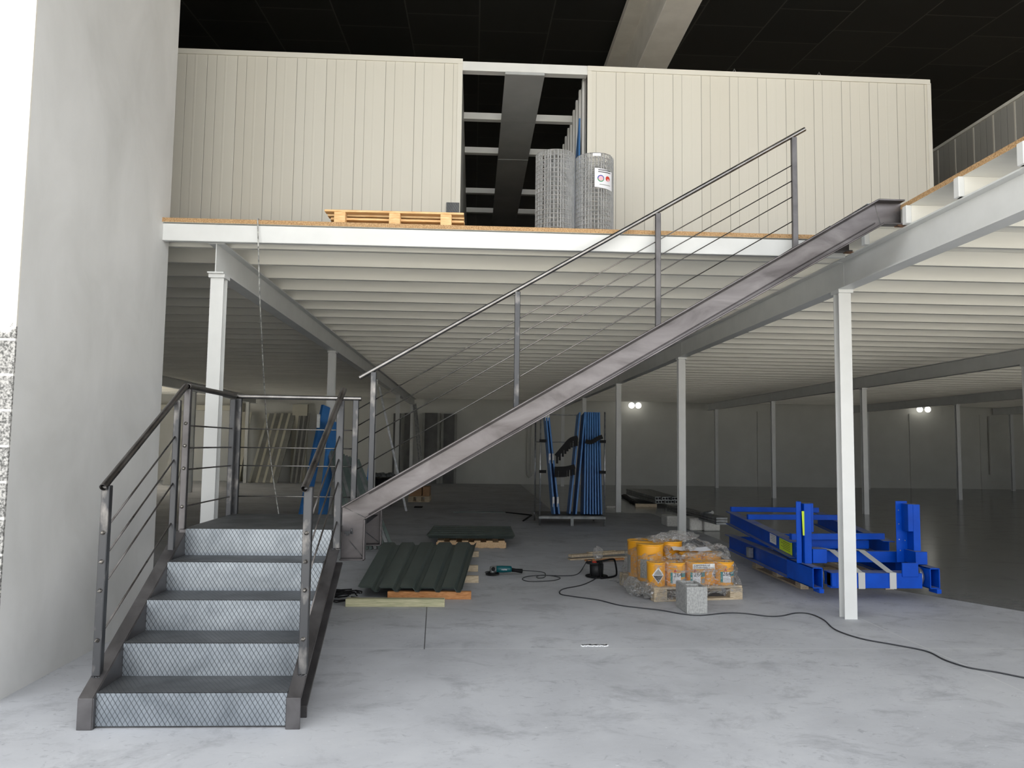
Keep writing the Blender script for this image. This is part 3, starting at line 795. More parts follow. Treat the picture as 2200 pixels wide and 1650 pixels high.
# grinder
gp = atZ(1085, 1236)
G = empty('angle_grinder', (gp.x, gp.y, 0), .06, 'teal and black angle grinder lying on the concrete floor', 'angle grinder')
m = MB(); m.lathe([(.03, -.13), (.041, -.125), (.043, -.06), (.040, .02), (.038, .05), (.03, .06)], (0.02, 0, .075), 20, 'x'); m.build('motor_housing', M['teal'], G)
m = MB(); m.lathe([(.024, 0), (.022, .05), (.026, .10), (.029, .13), (.02, .135)], (.075, 0, .07), 16, 'x'); hd = m.build('rear_handle', M['plastic'], G); hd.rotation_euler = (0, .12, 0); hd.location = (0, 0, .005)
m = MB(); m.lathe([(.02, -.19), (.034, -.185), (.040, -.15), (.040, -.11)], (0.0, 0, .075), 18, 'x'); m.lathe([(.03, .03), (.035, .045), (.03, .085), (.02, .1)], (-.155, 0, 0), 16); m.build('gear_head', M['galv'], G)
MB().lathe([(.085, .018), (.088, .022), (.03, .032)], (-.155, 0, 0), 30).build('cutting_disc', M['plastic'], G)
m = MB()
for k in range(14):
    a0 = math.radians(20+k*11); a1 = math.radians(31+k*11)
    m.prism([(-.155+.02*math.cos(a0), .02*math.sin(a0)), (-.155+.095*math.cos(a0), .095*math.sin(a0)), (-.155+.095*math.cos(a1), .095*math.sin(a1)), (-.155+.02*math.cos(a1), .02*math.sin(a1))], 'z', .034, .038)
m.build('disc_guard', M['plastic'], G)
MB().lathe([(.018, -.055), (.025, -.05), (.022, -.044)], (-.15, 0, .085), 14, 'y').build('switch_boss', M['plastic'], G)
def text(body, size, parent, loc, rot, mat, name='lettering', align='LEFT', ext=.0006, sx=1):
    c = bpy.data.curves.new(name, 'FONT'); c.body = body; c.size = size; c.align_x = align; c.extrude = ext; c.materials.append(mat)
    t = bpy.data.objects.new('tmp', c); COL.objects.link(t); dg = bpy.context.evaluated_depsgraph_get()
    me = bpy.data.meshes.new_from_object(t.evaluated_get(dg)); bpy.data.objects.remove(t)
    o = bpy.data.objects.new(name, me); COL.objects.link(o); o.parent = parent; o.location = loc; o.rotation_euler = rot; o.scale = (sx, 1, 1); return o
text('makita', .026, G, (-.05, -.0445, .068), (math.pi/2, 0, 0), M['paper'])
# cables
def smooth(P, n=6):
    P = [V(p) for p in P]; Q = []
    for i in range(len(P)-1):
        p0, p1, p2, p3 = P[max(i-1, 0)], P[i], P[i+1], P[min(i+2, len(P)-1)]
        for k in range(n):
            t = k/n; Q.append(.5*((2*p1)+(p2-p0)*t+(2*p0-5*p1+4*p2-p3)*t*t+(3*p1-p0-3*p2+p3)*t*t*t))
    Q.append(P[-1]); return Q
def fl(x, y, z=.006): return atZ(x, y, z)
P = [G.matrix_basis @ V((.2, 0, .06)), fl(1165, 1229, .03), fl(1172, 1236), fl(1168, 1241), fl(1157, 1242), fl(1153, 1239), fl(1163, 1236), fl(1185, 1237), fl(1200, 1240), fl(1203, 1243), fl(1190, 1247), fl(1160, 1249), fl(1135, 1249), fl(1122, 1244), fl(1135, 1238), fl(1170, 1236), fl(1205, 1237), fl(1232, 1236), fl(1245, 1230), fl(1256, 1214, .05), fl(1262, 1204, .12), fl(1270, 1203, .16), fl(1277, 1212, .12), fl(1278, 1222, .06)]
o = MB().tube(smooth(P), .0055, 6).build('grinder_cord', M['cable']); tag(o, 'dark cord running from the angle grinder to the cable reel', 'cord')
P = [fl(1282, 1240, .02), fl(1275, 1246), fl(1250, 1257), fl(1215, 1264), fl(1203, 1270), fl(1206, 1277), fl(1235, 1282), fl(1285, 1289), fl(1330, 1300), fl(1375, 1306), fl(1420, 1311), fl(1465, 1319), fl(1505, 1322), fl(1560, 1317), fl(1600, 1318), fl(1650, 1324), fl(1680, 1323), fl(1710, 1317), fl(1740, 1319), fl(1770, 1332), fl(1795, 1353), fl(1850, 1372), fl(1920, 1385), fl(1990, 1399), fl(2030, 1418), fl(2080, 1434), fl(2140, 1444), fl(2200, 1456), fl(2300, 1475)]
o = MB().tube(smooth(P), .0062, 6).build('extension_cord', M['cable']); tag(o, 'long dark extension cord snaking over the floor from the reel to the right edge', 'cord')
# cable reel
rp = atZ(1285, 1240)
E_ = empty('cable_reel', (rp.x, rp.y, 0), .1, 'black cable reel with tubular frame on the floor left of the pails', 'cable reel')
MB().lathe([(.135, 0), (.14, .006), (.135, .012)], (-.02, 0, .012), 28).build('lower_flange', M['plastic'], E_)
MB().lathe([(.08, .02), (.085, .16)], (-.02, 0, 0), 24).build('wound_cable', M['rubber'], E_)
MB().lathe([(.10, .165), (.11, .175), (.10, .185)], (-.05, 0, 0), 26).build('upper_flange', M['rubber'], E_)
MB().lathe([(.03, .185), (.028, .20)], (-.06, -.05, 0), 14).build('socket', M['red'], E_)
m = MB(); P = smooth([(-.04, -.06, .20), (.05, -.09, .215), (.17, -.06, .225), (.20, -.05, .19), (.22, -.05, .06), (.19, -.06, .02), (.05, -.12, .012), (0, -.13, .01)], 6); m.tube(P, .011, 8); 
m.tube([(0, -.13, .01), (-.01, -.12, .1), (-.01, -.10, .205)], .011, 8); m.tube([(-.11, -.05, .03), (-.11, -.05, .17)], .008, 6); m.build('tubular_frame', M['plastic'], E_)
# crumpled film blob
def crumple(loc, r, sc, seed, name, mat, label, cat, rz=0):
    random.seed(seed); bm = bmesh.new(); bmesh.ops.create_icosphere(bm, subdivisions=3, radius=r)
    for v in bm.verts:
        v.co *= 1 + random.uniform(-.22, .22); v.co.x *= sc[0]; v.co.y *= sc[1]; v.co.z *= sc[2]
    mz = min(v.co.z for v in bm.verts)
    for v in bm.verts: v.co.z -= mz
    me = bpy.data.meshes.new(name); bm.to_mesh(me); bm.free(); me.materials.append(mat); o = bpy.data.objects.new(name, me); COL.objects.link(o); o.location = loc; o.rotation_euler.z = rz
    if label: tag(o, label, cat)
    return o
M['film2'] = film_mat(1.0)
crumple((rp.x-.0, rp.y+.02, .19), .07, (.9, .7, 1.2), 3, 'crumpled_film', M['film2'], 'crumpled clear plastic film on top of the cable reel', 'plastic film')
crumple(tuple(atZ(1328, 1249)), .07, (1.5, .6, .25), 5, 'film_scrap', M['film2'], 'small scrap of clear film on the floor left of the wrapped pails', 'plastic film')
# planks behind the reel
for k, (p0, p1, z, h, wd, mt, lab) in enumerate((
    ((1222, 1203), (1345, 1198), .0, .022, .09, 'oldwood', 'lower pale plank of the small timber pile behind the cable reel'),
    ((1225, 1197), (1345, 1188), .045, .035, .10, 'oldwood', 'upper pale plank of the small timber pile behind the cable reel'),
    ((1258, 1206), (1340, 1202), .022, .022, .07, 'redwood', 'reddish plank in the small timber pile behind the cable reel'),
    ((1262, 1188), (1320, 1184), .082, .012, .05, 'oldwood', 'thin offcut on top of the timber pile behind the cable reel'))):
    a = atZ(*p0, z); b = atZ(*p1, z); zz = z+h/2
    o = MB().bar((a.x, a.y, zz), (b.x, b.y, zz), wd, h).build('plank', M[mt], None, .002); tag(o, lab, 'plank', 'planks behind the reel')

# ---- pallet of pails
PR = .16
pc = V((2.32, 8.78, 0))
pallet('wooden_pallet', tuple(pc), PR, 'wooden pallet under the film-wrapped yellow pails', L=1.0, W=1.05, wood='oldwood')
Rz = Matrix.Rotation(PR, 4, 'Z')
def on_pal(x, y): q = Rz @ V((x, y, 0)); return pc.x+q.x, pc.y+q.y
def pail(x, y, r, h, label, sticker, face=-math.pi/2, grp='yellow pails on the wrapped pallet', z=.144):
    wx, wy = on_pal(x, y)
    e = empty('yellow_pail', (wx, wy, z), 0, label, 'pail', grp)
    MB().lathe([(r*.94, 0), (r*.95, .005), (r, h-.03), (r, h-.012)], n=32).build('body', M['pail'], e)
    m = MB(); m.lathe([(r*1.0, h-.014), (r*1.035, h-.012), (r*1.035, h-.002), (r*.98, h), (r*.95, h-.006), (.01, h-.006)], n=32); m.build('lid', M['pailtop'], e)
    def patch(nm, mat, par, a0, a1, z0, z1, k=1.006, n=8):
        m = MB(); P = []
        for i in range(n+1):
            a = face + math.radians(a0+(a1-a0)*i/n); rr_ = r*k
            P.append((m.bm.verts.new((rr_*math.cos(a), rr_*math.sin(a), z0)), m.bm.verts.new((rr_*math.cos(a), rr_*math.sin(a), z1))))
        for i in range(n): m.face([P[i][0], P[i+1][0], P[i+1][1], P[i][1]])
        return m.build(nm, mat, par)
    if sticker == 'num':
        lb = patch('number_label', M['paper'], e, -30, 18, h*.13, h*.58, 1.008); lb['label'] = 'white label with the number 264'
        patch('teal_stripe', M['tealp'], lb, -44, -30, h*.13, h*.58)
        patch('teal_band', M['tealp'], lb, 18, 60, h*.40, h*.58)
        patch('grey_picture', M['greyp'], lb, 24, 58, h*.12, h*.32)
        for i in range(3): patch('text_line', M['greyp'], lb, -24, 10, h*(.18+.05*i), h*(.19+.05*i), 1.012)
        text('264', .062*h/.235, lb, (-r*.43, -r*.995-.0035, h*.42), (math.pi/2, 0, .0), M['ink'], sx=.95)
        m = MB(); a = face-.36
        def q(dx, zz, k=1.012): 
            an = face + dx; return (r*k*math.cos(an), r*k*math.sin(an), zz)
        m.quad(q(-.42, h*.62), q(-.12, h*.62), q(-.27, h*.76), q(-.27, h*.76)); m.build('red_triangle', M['red'], e)
    if sticker == 'haz':
        def dia(nm, mat, par, w, z0, z1, zc, hh, k):
            m = MB(); rows = []
            for i in range(9):
                z = z0+(z1-z0)*i/8; ww = w*(1-abs(z-zc)/hh)+1e-4
                rows.append([m.bm.verts.new((r*k*math.cos(face+ww*t), r*k*math.sin(face+ww*t), z)) for t in (-1, -.5, 0, .5, 1)])
            for i in range(8):
                for t in range(4): m.face([rows[i][t], rows[i][t+1], rows[i+1][t+1], rows[i+1][t]])
            return m.build(nm, mat, par)
        hz = dia('hazard_diamond', M['paper'], e, .66, h*.13, h*.83, h*.48, h*.35, 1.008); hz['label'] = 'white and black hazard diamond'
        dia('grey_half', M['greyp'], hz, .50, h*.49, h*.74, h*.48, h*.27, 1.012); dia('black_half', M['ink'], hz, .56, h*.19, h*.465, h*.47, h*.29, 1.012)
    if sticker == 'paper':
        patch('grey_label', M['greyp'], e, -35, 30, h*.1, h*.6)
    return e
hs = .245
pail(-.415, -.37, .098, hs, 'small yellow pail with a black and white hazard diamond, front left corner', 'haz')
pail(-.21, -.40, .104, hs, 'small yellow 264 pail standing second from the left in the front row', 'num')
pail(.015, -.40, .104, hs, 'small yellow 264 pail in the middle of the front row, behind the concrete block', 'num')
pail(.345, -.40, .106, hs, 'small yellow 264 pail at the right end of the front row', 'num', -math.pi/2+.15)
pail(.185, -.33, .10, hs-.005, 'small yellow pail set back between two 264 pails', 'haz', -math.pi/2+.9)
pail(-.36, -.06, .145, .40, 'tall orange-yellow pail at the left, with a grey label', 'paper', -math.pi/2-.4)
pail(-.35, .25, .145, .40, 'tall yellow pail at the back left corner of the wrapped pallet', 'paper', math.pi)
pail(-.04, .17, .15, .40, 'tall yellow pail at the back middle with an open rim', 'none')
pail(.08, -.14, .12, .30, 'yellow pail under the white papers in the middle', 'none')
pail(.33, -.12, .12, .30, 'yellow pail under the bulging film on the right', 'none')
pail(.27, .17, .14, .30, 'yellow pail at the back right under the film', 'none')
# overpack sticker
lx, ly = on_pal(.06, -.515)
o = MB().box((-.125, -.0015, -.026), (.125, .0, .026)).build('overpack_tape', M['tape'], None, 0, loc=(lx, ly, .352)); o.rotation_euler.z = PR
tag(o, 'silver tape reading OVERPACK stuck across the front of the wrapped pails', 'label')
text('SOBREEMBALAJE', .026, o, (-.118, -.003, .002), (math.pi/2, 0, 0), M['ink'])
text('OVER-PACK', .024, o, (-.085, -.003, -.021), (math.pi/2, 0, 0), M['ink'])
# papers on top
for (x, y, rz, sx, sy, lab) in ((.20, -.10, .05, .26, .10, 'white delivery paper slipped under the film on top of the pails, right sheet'), (-.0, -.03, -.12, .16, .10, 'white folded paper on top of the pails, left sheet')):
    wx, wy = on_pal(x, y); m = MB()
    for k in range(6):
        a, b = -sx/2+sx*k/6, -sx/2+sx*(k+1)/6; za, zb_ = .004*math.sin(k*1.3), .004*math.sin((k+1)*1.3)
        m.quad((a, -sy/2, za), (b, -sy/2, zb_), (b, sy/2, zb_+.03), (a, sy/2, za+.03))
    o = m.build('delivery_paper', M['paper'], loc=(wx, wy, .462)); o.rotation_euler.z = PR+rz; tag(o, lab, 'paper')
# stretch film: draped shell
def film_shell():
    random.seed(11); m = MB(); nseg = 72; rows = []
    def outline(a, s):   # rounded rectangle
        c, q = math.cos(a), math.sin(a); k = 1/max(abs(c)/.50, abs(q)/.54); k2 = .56; return (k*.7+k2*.3)*s
    lv = [(.02, 1.10), (.10, 1.06), (.16, 1.02), (.24, 1.0), (.32, 1.0), (.39, 1.0), (.43, .97), (.47, .88), (.50, .74), (.515, .62)]
    for j, (z, s) in enumerate(lv):
        row = []
        for k in range(nseg):
            a = 2*math.pi*k/nseg; back = max(0, math.sin(a+.1)); rj = outline(a, s)*(1+random.uniform(-.018, .018)*(2.2 if j < 3 or j > 6 else 1))
            right = max(0, math.cos(a)); front = max(0, -math.sin(a))
            zz = z + (.07*back if z > .35 else 0) + random.uniform(-.008, .008)*(3 if j < 2 or j > 6 else 1) - (.09*front if z > .35 else 0)
            if z < .2 and (math.cos(a) > -.2): zz += .05
            row.append(m.bm.verts.new((rj*math.cos(a), rj*math.sin(a), max(zz, .004))))
        rows.append(row)
    for j in range(len(rows)-1):
        for k in range(nseg):
            f = m.face([rows[j][k], rows[j][(k+1) % nseg], rows[j+1][(k+1) % nseg], rows[j+1][k]])
    return m
o = film_shell().build('stretch_film', M['film'], loc=tuple(pc)); o.rotation_euler.z = PR; tag(o, 'clear crinkled stretch film wrapped round the yellow pails', 'plastic film')
# twisted film rolls on top (white/printed rope-like edge)
P = []
random.seed(5)
for k in range(46):
    a = 2*math.pi*k/46; x = .17+.36*math.cos(a); yy = -.12+.22*math.sin(a); wx, wy = on_pal(x, yy); P.append((wx, wy, .435+.02*math.sin(3*a)+.03*(math.sin(a) > 0)+random.uniform(-.01, .01)))
m = MB(); m.tube(P, .028, 7, closed=True)
for v in m.bm.verts: v.co += V((random.uniform(-.009, .009), random.uniform(-.009, .009), random.uniform(-.012, .012)))
o = m.build('twisted_film_roll', M['film2']); tag(o, 'bunched ring of clear printed film lying on top of the pails', 'plastic film')
for k, (x, yy, r, sc, z) in enumerate(((-.22, .02, .09, (1.3, .8, .5), .53), (.02, .12, .13, (1.9, .8, .45), .53), (.08, -.12, .07, (1, .8, .6), .45))):
    wx, wy = on_pal(x, yy); crumple((wx, wy, z), r, sc, 20+k, 'crumpled_film', M['film2'], ['crumpled film tuft over the left tall pail', 'large crumpled film heap over the back middle pail', 'crumpled film knot between the two papers'][k], 'plastic film', PR)
# film skirts trailing at the left front
for k, (x, yy, r, sc) in enumerate(((-.60, -.18, .12, (.6, 1.6, .75)), (-.50, -.38, .10, (.8, 1.2, .9)), (-.16, -.56, .07, (2.2, .6, .6)))):
    wx, wy = on_pal(x, yy); crumple((wx, wy, .0 if k < 2 else .03), r, sc, 30+k, 'film_skirt', M['film2'], ['loose film trailing on the floor at the left of the pails', 'loose film bunched over the front left pallet corner', 'loose film hanging over the front pallet board'][k], 'plastic film', PR)
# concrete block
bp0 = atZ(1498, 1319)
def hollow_block():
    m = MB(); W, D, Hh, t = .205, .39, .20, .032
    m.box((-W/2, 0, 0), (W/2, t, Hh)); m.box((-W/2, D-t, 0), (W/2, D, Hh)); m.box((-W/2, t, 0), (-W/2+t, D-t, Hh)); m.box((W/2-t, t, 0), (W/2, D-t, Hh)); m.box((-W/2+t, D/2-t/2, 0), (W/2-t, D/2+t/2, Hh))
    return m
o = hollow_block().build('concrete_block', M['block'], None, .006, 2, loc=(bp0.x, bp0.y, 0)); o.rotation_euler.z = .03; o.scale = (1, .95, 1.28)
tag(o, 'grey hollow concrete block standing on the floor in front of the pails', 'concrete block')

# ================================================================== BLUE FRAMES
pb = pallet('wooden_pallet', (4.33, 9.72, 0), math.pi/2, 'wooden pallet under the stacked blue steel frames', L=1.55, W=1.1, wood='oldwood', H=.15)
zl = .155
NF = 8.15                                     # front plane
def hbeam(e, name, p0, p1, wd=.13, h=.20):
    m = MB(); m.ext(hprof(wd, h, .009, .007), p0, p1); return m.build(name, M['blue'], e, .002)
fa = atZ(1744, 1264, zl); fb = atZ(2016, 1264, zl)
LF = empty('blue_base_frame', (fa.x, 8.15, zl), 0, 'lower blue steel base frame with upright posts and wheels, on a pallet', 'steel frame')
def LP(x, y, z): return V((x, y, z)) - V((fa.x, 8.15, zl))
xL, xR = fa.x+.06, fb.x-.06
farL = atZ(1563, 1178, zl)
hbeam(LF, 'side_beam', LP(xL, 8.75, zl+.10), LP(farL.x+.03, farL.y, zl+.10))
hbeam(LF, 'side_beam', LP(xR, 8.75, zl+.10), LP(farL.x+1.33, farL.y, zl+.10))
hbeam(LF, 'cross_beam', LP(farL.x+.1, farL.y-.1, zl+.10), LP(farL.x+1.30, farL.y-.1, zl+.10), .1, .16)
for s, x in ((-1, xL), (1, xR)):
    m = MB(); x0, x1, z0, z1, t = x-.055, x+.055, zl-.0, zl+.215, .012
    p = LP(0, 0, 0)
    for lo, hi in (((x0, 8.12, z0), (x0+t, 8.80, z1)), ((x1-t, 8.12, z0), (x1, 8.80, z1)), ((x0, 8.12, z1-t), (x1, 8.80, z1)), ((x0, 8.12, z0), (x1, 8.80, z0+t)), ((x0+t, 8.30, z0+t), (x1-t, 8.31, z1-t))):
        m.box(V(lo)+p, V(hi)+p)
    m.box(V((x1-.05, 8.10, zl-.045))+p, V((x1+.0, 8.25, zl))+p)
    eb = m.build('end_box', M['blue'], LF, .003)
    m = MB(); 
    for (dy, dz) in ((.02, .12), (-.03, .09), (.03, .07), (.0, .05)): m.lathe([(.006, -.004), (.006, 0)], V((x-.01+dy, 8.30, zl+dz))+p, 8, 'y')
    m.build('bolt', M['galv'], eb)
    m = MB(); wx_ = x+.085 if s < 0 else x-.085
    m.lathe([(.03, -.028), (.088, -.025), (.10, -.016), (.10, .016), (.088, .025), (.03, .028)], V((wx_, 8.30, zl+.105))+p, 28, 'x'); wh = m.build('wheel', M['galv'], LF); wh['label'] = 'shiny steel wheel'
    # upright posts: channel with box rib
    m = MB(); base = zl+.215; top = base+.66
    if s < 0:
        m.box(V((x-.095, 8.42, base))+p, V((x-.04, 8.43, top))+p); m.box(V((x-.04, 8.43, base))+p, V((x-.032, 8.53, top))+p); m.box(V((x-.04, 8.53, base))+p, V((x-.015, 8.54, top))+p)
        m.box(V((x-.015, 8.40, base))+p, V((x+.065, 8.54, top-.02))+p); m.box(V((x+.065, 8.46, base+.33))+p, V((x+.115, 8.54, top-.02))+p)
    else:
        m.box(V((x-.18, 8.53, base))+p, V((x-.05, 8.54, top+.01))+p); m.box(V((x-.118, 8.397, base+.35))+p, V((x-.060, 8.525, top-.015))+p)
        m.box(V((x-.059, 8.40, base))+p, V((x+.02, 8.528, top-.017))+p)
        mm = MB()
        for (dx, dz) in ((-.15, .25), (-.15, .42), (-.085, .24), (-.14, .13), (-.085, .12), (-.15, .57)): mm.lathe([(.006, -.004), (.006, 0)], V((x+dx, 8.53, base+dz))+p, 8, 'y')
        mm.build('bolt_heads', M['galv'], LF)
    up_ = m.build('upright_post', M['blue'], LF, .003)
    if s < 0:
        m = MB(); m.quad(V((x-.034, 8.396, base+.30))+p, V((x-.016, 8.396, base+.30))+p, V((x-.016, 8.396, base+.56))+p, V((x-.044, 8.396, base+.56))+p); yy_ = m.build('yellow_tape', M['yellow'], LF); yy_['label'] = 'yellow tape strip'
# front rail with pockets
p = LP(0, 0, 0)
m = MB(); m.box(V((xL+.15, 8.15, zl-.0))+p, V((xR-.12, 8.24, zl+.155))+p); fr_ = m.build('front_rail', M['blue'], LF, .003)
m = MB(); m.box(V((xL+.15, 8.17, zl+.155))+p, V((xR-.12, 8.35, zl+.157))+p); m.build('rail_lip', M['blue'], LF)
for (x0, x1, z0, z1, y0, y1) in ((xL+.075, xL+.23, .22, .37, 8.40, 8.60), (xR-.34, xR-.165, .12, .265, 8.14, 8.16), (xR-.10, xR+.03, .225, .36, 8.3, 8.55), (xL+.15, xL+.2, .02, .16, 8.12, 8.3)):
    MB().box(V((x0, y0, zl+z0))+p, V((x1, y1, zl+z1))+p).build('bracket', M['blue'], LF, .003)
MB().box(V((xL+.22, 8.62, zl+.20))+p, V((xR-.1, 8.70, zl+.32))+p).build('cross_rail', M['blue'], LF, .003)
MB().box(V((xL+.22, 9.0, zl+.30))+p, V((xR-.25, 9.08, zl+.40))+p).build('cross_rail', M['blue'], LF, .003)
# switch box on the side beam
t_ = .42; q = V((xL, 8.75, zl+.10)).lerp(V((farL.x+.03, farL.y, zl+.10)), .56)
m = MB(); m.box(V((q.x-.085, q.y-.05, q.z-.07))+p, V((q.x-.02, q.y+.04, q.z+.06))+p); m.build('clamp_box', M['galv'], LF, .004)
# front white straps
for x, lab in ((xL+.48, 'left white strap'), (xR-.44, 'right white strap')):
    m = MB()
    P = [(x, 8.142, zl-.005), (x, 8.142, zl+.16), (x-.02, 8.16, zl+.165), (x-.10, 8.61, zl+.335), (x-.19, 8.75, zl+.345)]
    for a, b in zip(P[:-1], P[1:]):
        m.quad(V((a[0]-.036, a[1], a[2]))+p, V((a[0]+.036, a[1], a[2]))+p, V((b[0]+.036, b[1], b[2]))+p, V((b[0]-.036, b[1], b[2]))+p)
    o = m.build('strap', M['strapw'], LF); sm = o.modifiers.new('s', 'SOLIDIFY'); sm.thickness = .003; o['label'] = lab
# upper tilted frame
UF = empty('blue_upper_frame', (fa.x, 8.9, zl), 0, 'tilted blue ladder frame resting on the lower blue frame, with stickers', 'steel frame')
def upt(x, y, z): return V((x, y, z)) - V((fa.x, 8.9, zl))
fT = atY(1563, 1097, 11.5); zfar = fT.z-.10
nearL = V((xL+.02, 8.72, zl+.315)); farLL = V((fT.x+.04, 11.5, zfar))
nearR = V((xR-.12, 8.8, zl+.32)); farRR = V((fT.x+1.36, 11.5, zfar))
hbeam(UF, 'side_beam', upt(*nearL), upt(*farLL), .13, .185); hbeam(UF, 'side_beam', upt(*nearR), upt(*farRR), .13, .185)
for t in (.99, .68, .06):
    a = nearL.lerp(farLL, t)+V((.0, 0, .12)); b = nearR.lerp(farRR, t)+V((.0, 0, .12))
    MB().ext([(-.03,-.03),(.03,-.03),(.03,.04),(-.03,.04)], upt(*a), upt(*b)).build('cross_rail', M['blue'], UF, .003)
a = nearL.lerp(farLL, .40)+V((.06, 0, 0)); b = nearR.lerp(farRR, .30)+V((-.3, 0, 0)); MB().bar(upt(*a), upt(*b), .1, .05).build('diagonal_brace', M['blue'], UF)
a = nearL.lerp(farLL, .33)+V((.06, 0, -.14)); b = a+V((.3, 0, 0)); MB().bar(upt(*a), upt(*b), .12, .07).build('bracket', M['blue'], UF)
# stickers on the left beam face
dd = (farLL-nearL).normalized()
for (t0, t1, mt, nm, lab, z0, z1) in ((.03, .19, 'yellow', 'yellow_sticker', 'yellow printed sticker', -.075, .07), (.23, .32, 'paper', 'white_sticker', 'white printed sticker', -.05, .07)):
    A = nearL.lerp(farLL, t0); B = nearL.lerp(farLL, t1); off = V((-.012, 0, 0))
    m = MB(); m.quad(upt(*(A+off+V((0,0,z0)))), upt(*(B+off+V((0,0,z0)))), upt(*(B+off+V((0,0,z1)))), upt(*(A+off+V((0,0,z1)))))
    so_ = m.build(nm, M[mt], UF); so_['label'] = lab
    m = MB()
    for k in range(5):
        zz = z0+.03+k*.02; o2 = V((-.014, 0, 0)); A2 = A.lerp(B, .15); B2 = A.lerp(B, .85 if k % 2 else .7)
        m.quad(upt(*(A2+o2+V((0,0,zz)))), upt(*(B2+o2+V((0,0,zz)))), upt(*(B2+o2+V((0,0,zz+.005)))), upt(*(A2+o2+V((0,0,zz+.005)))))
    m.build('text_line', M['ink'] if mt == 'yellow' else M['greyp'], so_)

# ================================================================== SECOND SHEET PILE
c0 = atZ(937, 1177); c1 = atZ(1087, 1177)
PX = (c0.x+c1.x)/2; LW = c1.x-c0.x
e = empty('crate_pallet', (PX, c0.y, 0), 0, 'worn wooden pallet carrying the second pile of green sheets', 'pallet')
MB().box((-LW/2, 0, .006), (LW/2, .03, .09)).build('front_board', M['pine2'], e, .004)
MB().box((-LW/2, .65, .006), (LW/2, .68, .09)).build('rear_board', M['pine2'], e, .004)
for k in range(6):
    x = -LW/2+.02+k*(LW-.14)/5; MB().box((x, 0, .09), (x+.10, .75, .112)).build('slat', M['pine2'], e, .003)
for k in range(7):
    x = -LW/2+k*(LW-.1)/6; MB().box((x, 0.0, 0), (x+.08, .70, .008)).build('bottom_slat', M['pine2'], e)
for k in range(5):
    z = .145+.011*k
    a = atZ(920, 1157-4*k, z); b = atZ(1102, 1157-4*k, z)
    o = trapezoid_sheet('profiled_sheet', [(a.x+.01*(k % 2), 12.38, z), (a.x, 13.9, z), (b.x, 13.9, z), (b.x-.01*(k % 2), 12.38, z)][0:1]+[(b.x, 12.38, z), (b.x, 13.85, z), (a.x+.05, 13.85, z)], 1, .001, M['green'],
        ['lowest', 'second lowest', 'middle', 'second highest', 'topmost'][k]+' green sheet of the far pile on its pallet', group='green sheets in the far pile')
# ribs across (sheets lie with ribs left-right)
    m = MB(); 
    for j in range(5):
        yy = 12.42+.29*j; m.prism([(yy, z), (yy+.03, z+.010), (yy+.09, z+.010), (yy+.12, z)], 'x', a.x+.03+.01*j, b.x-.02)
    m.build('rib', M['green'], o)
# marker pen, small black scrap, strip of filler, long green offcut
o = MB().tube([tuple(atZ(898, 1175, .01)), tuple(atZ(918, 1175, .01))], .011, 8).build('marker_pen', M['paper']); tag(o, 'white and black marker pen on the floor left of the far sheet pallet', 'pen')
MB().tube([tuple(atZ(896, 1174.5, .01)), tuple(atZ(904, 1174.7, .01))], .0125, 8).build('pen_cap', M['plastic'], o)
a = atZ(899, 1090); o = MB().box((a.x-.1, a.y-.15, 0), (a.x+.1, a.y+.15, .02)).build('rubber_scrap', M['plastic']); tag(o, 'small flat black scrap lying on the floor behind the stringer', 'scrap')
a = atZ(1277, 1387); m = MB()
random.seed(9)
for k in range(30):
    x = a.x-.105+.21*k/29; m.cbox((x, a.y+random.uniform(-.012, .012), .003), (.014, random.uniform(.03, .05), .008))
o = m.build('filler_smear', M['plaster']); tag(o, 'short white streak of dried filler on the floor near the joint', 'filler')
m = MB(); a = atZ(975, 1101); b = atZ(1087, 1101); m.prism([(a.x, a.y), (b.x, b.y), (b.x+.01, b.y+.09), (a.x+.03, a.y+.09)], 'z', 0, .015)
o = m.build('metal_offcut', M['green']); tag(o, 'long thin green metal offcut on the floor left of the slat rack', 'offcut')
P = [fl(1087, 1101, .01), fl(1142, 1107, .01), fl(1130, 1115, .01), fl(1124, 1119, .01)]; o = MB().tube(P, .02, 5).build('black_strap', M['plastic']); tag(o, 'black strap zigzagging on the floor beside the thin green offcut', 'strap')

# ================================================================== RACK OF BLUE SLATS
ry = 15.85; ra = atZ(1160, 1130); rb = atZ(1298, 1130)
RX0, RX1, RD, RH = ra.x, rb.x, 1.05, 2.30
R_ = empty('tube_rack', (RX0, ry, 0), 0, 'grey tubular steel rack holding the blue slats', 'rack')
rw = RX1-RX0
for (x, y) in ((0, 0), (rw, 0), (-.02, RD), (rw-.06, RD)): MB().tube([(x, y, 0), (x, y, RH)], .017, 8).build('upright', M['galv'], R_)
for x in (rw*.5,):
    MB().box((x-.03, 0, 0), (x+.03, .06, .14)).build('foot', M['galvd'], R_)
MB().box((-.02, -.02, .14), (rw+.02, .03, .185)).build('base_rail', M['galvd'], R_)
MB().box((-.04, RD-.02, .14), (rw-.02, RD+.03, .185)).build('base_rail', M['galvd'], R_)
for x in (0, rw): MB().box((x-.02, 0, .14), (x+.02, RD, .18)).build('base_rail', M['galvd'], R_)
MB().box((0, .0, .186), (rw, RD, .20)).build('base_tray', M['darkpanel'], R_)
for z in (RH-.03, RH-.62): MB().tube([(0, RD, z), (rw-.04, RD, z)], .012, 8).build('cross_tube', M['galv'], R_)
for z in (RH-.60, 1.08):
    for x in (0, rw): MB().box((x-.02 if x == 0 else x-.10, -.02, z-.03), (x+.12 if x == 0 else x+.02, .03, z+.03)).build('clamp', M['plastic'], R_)
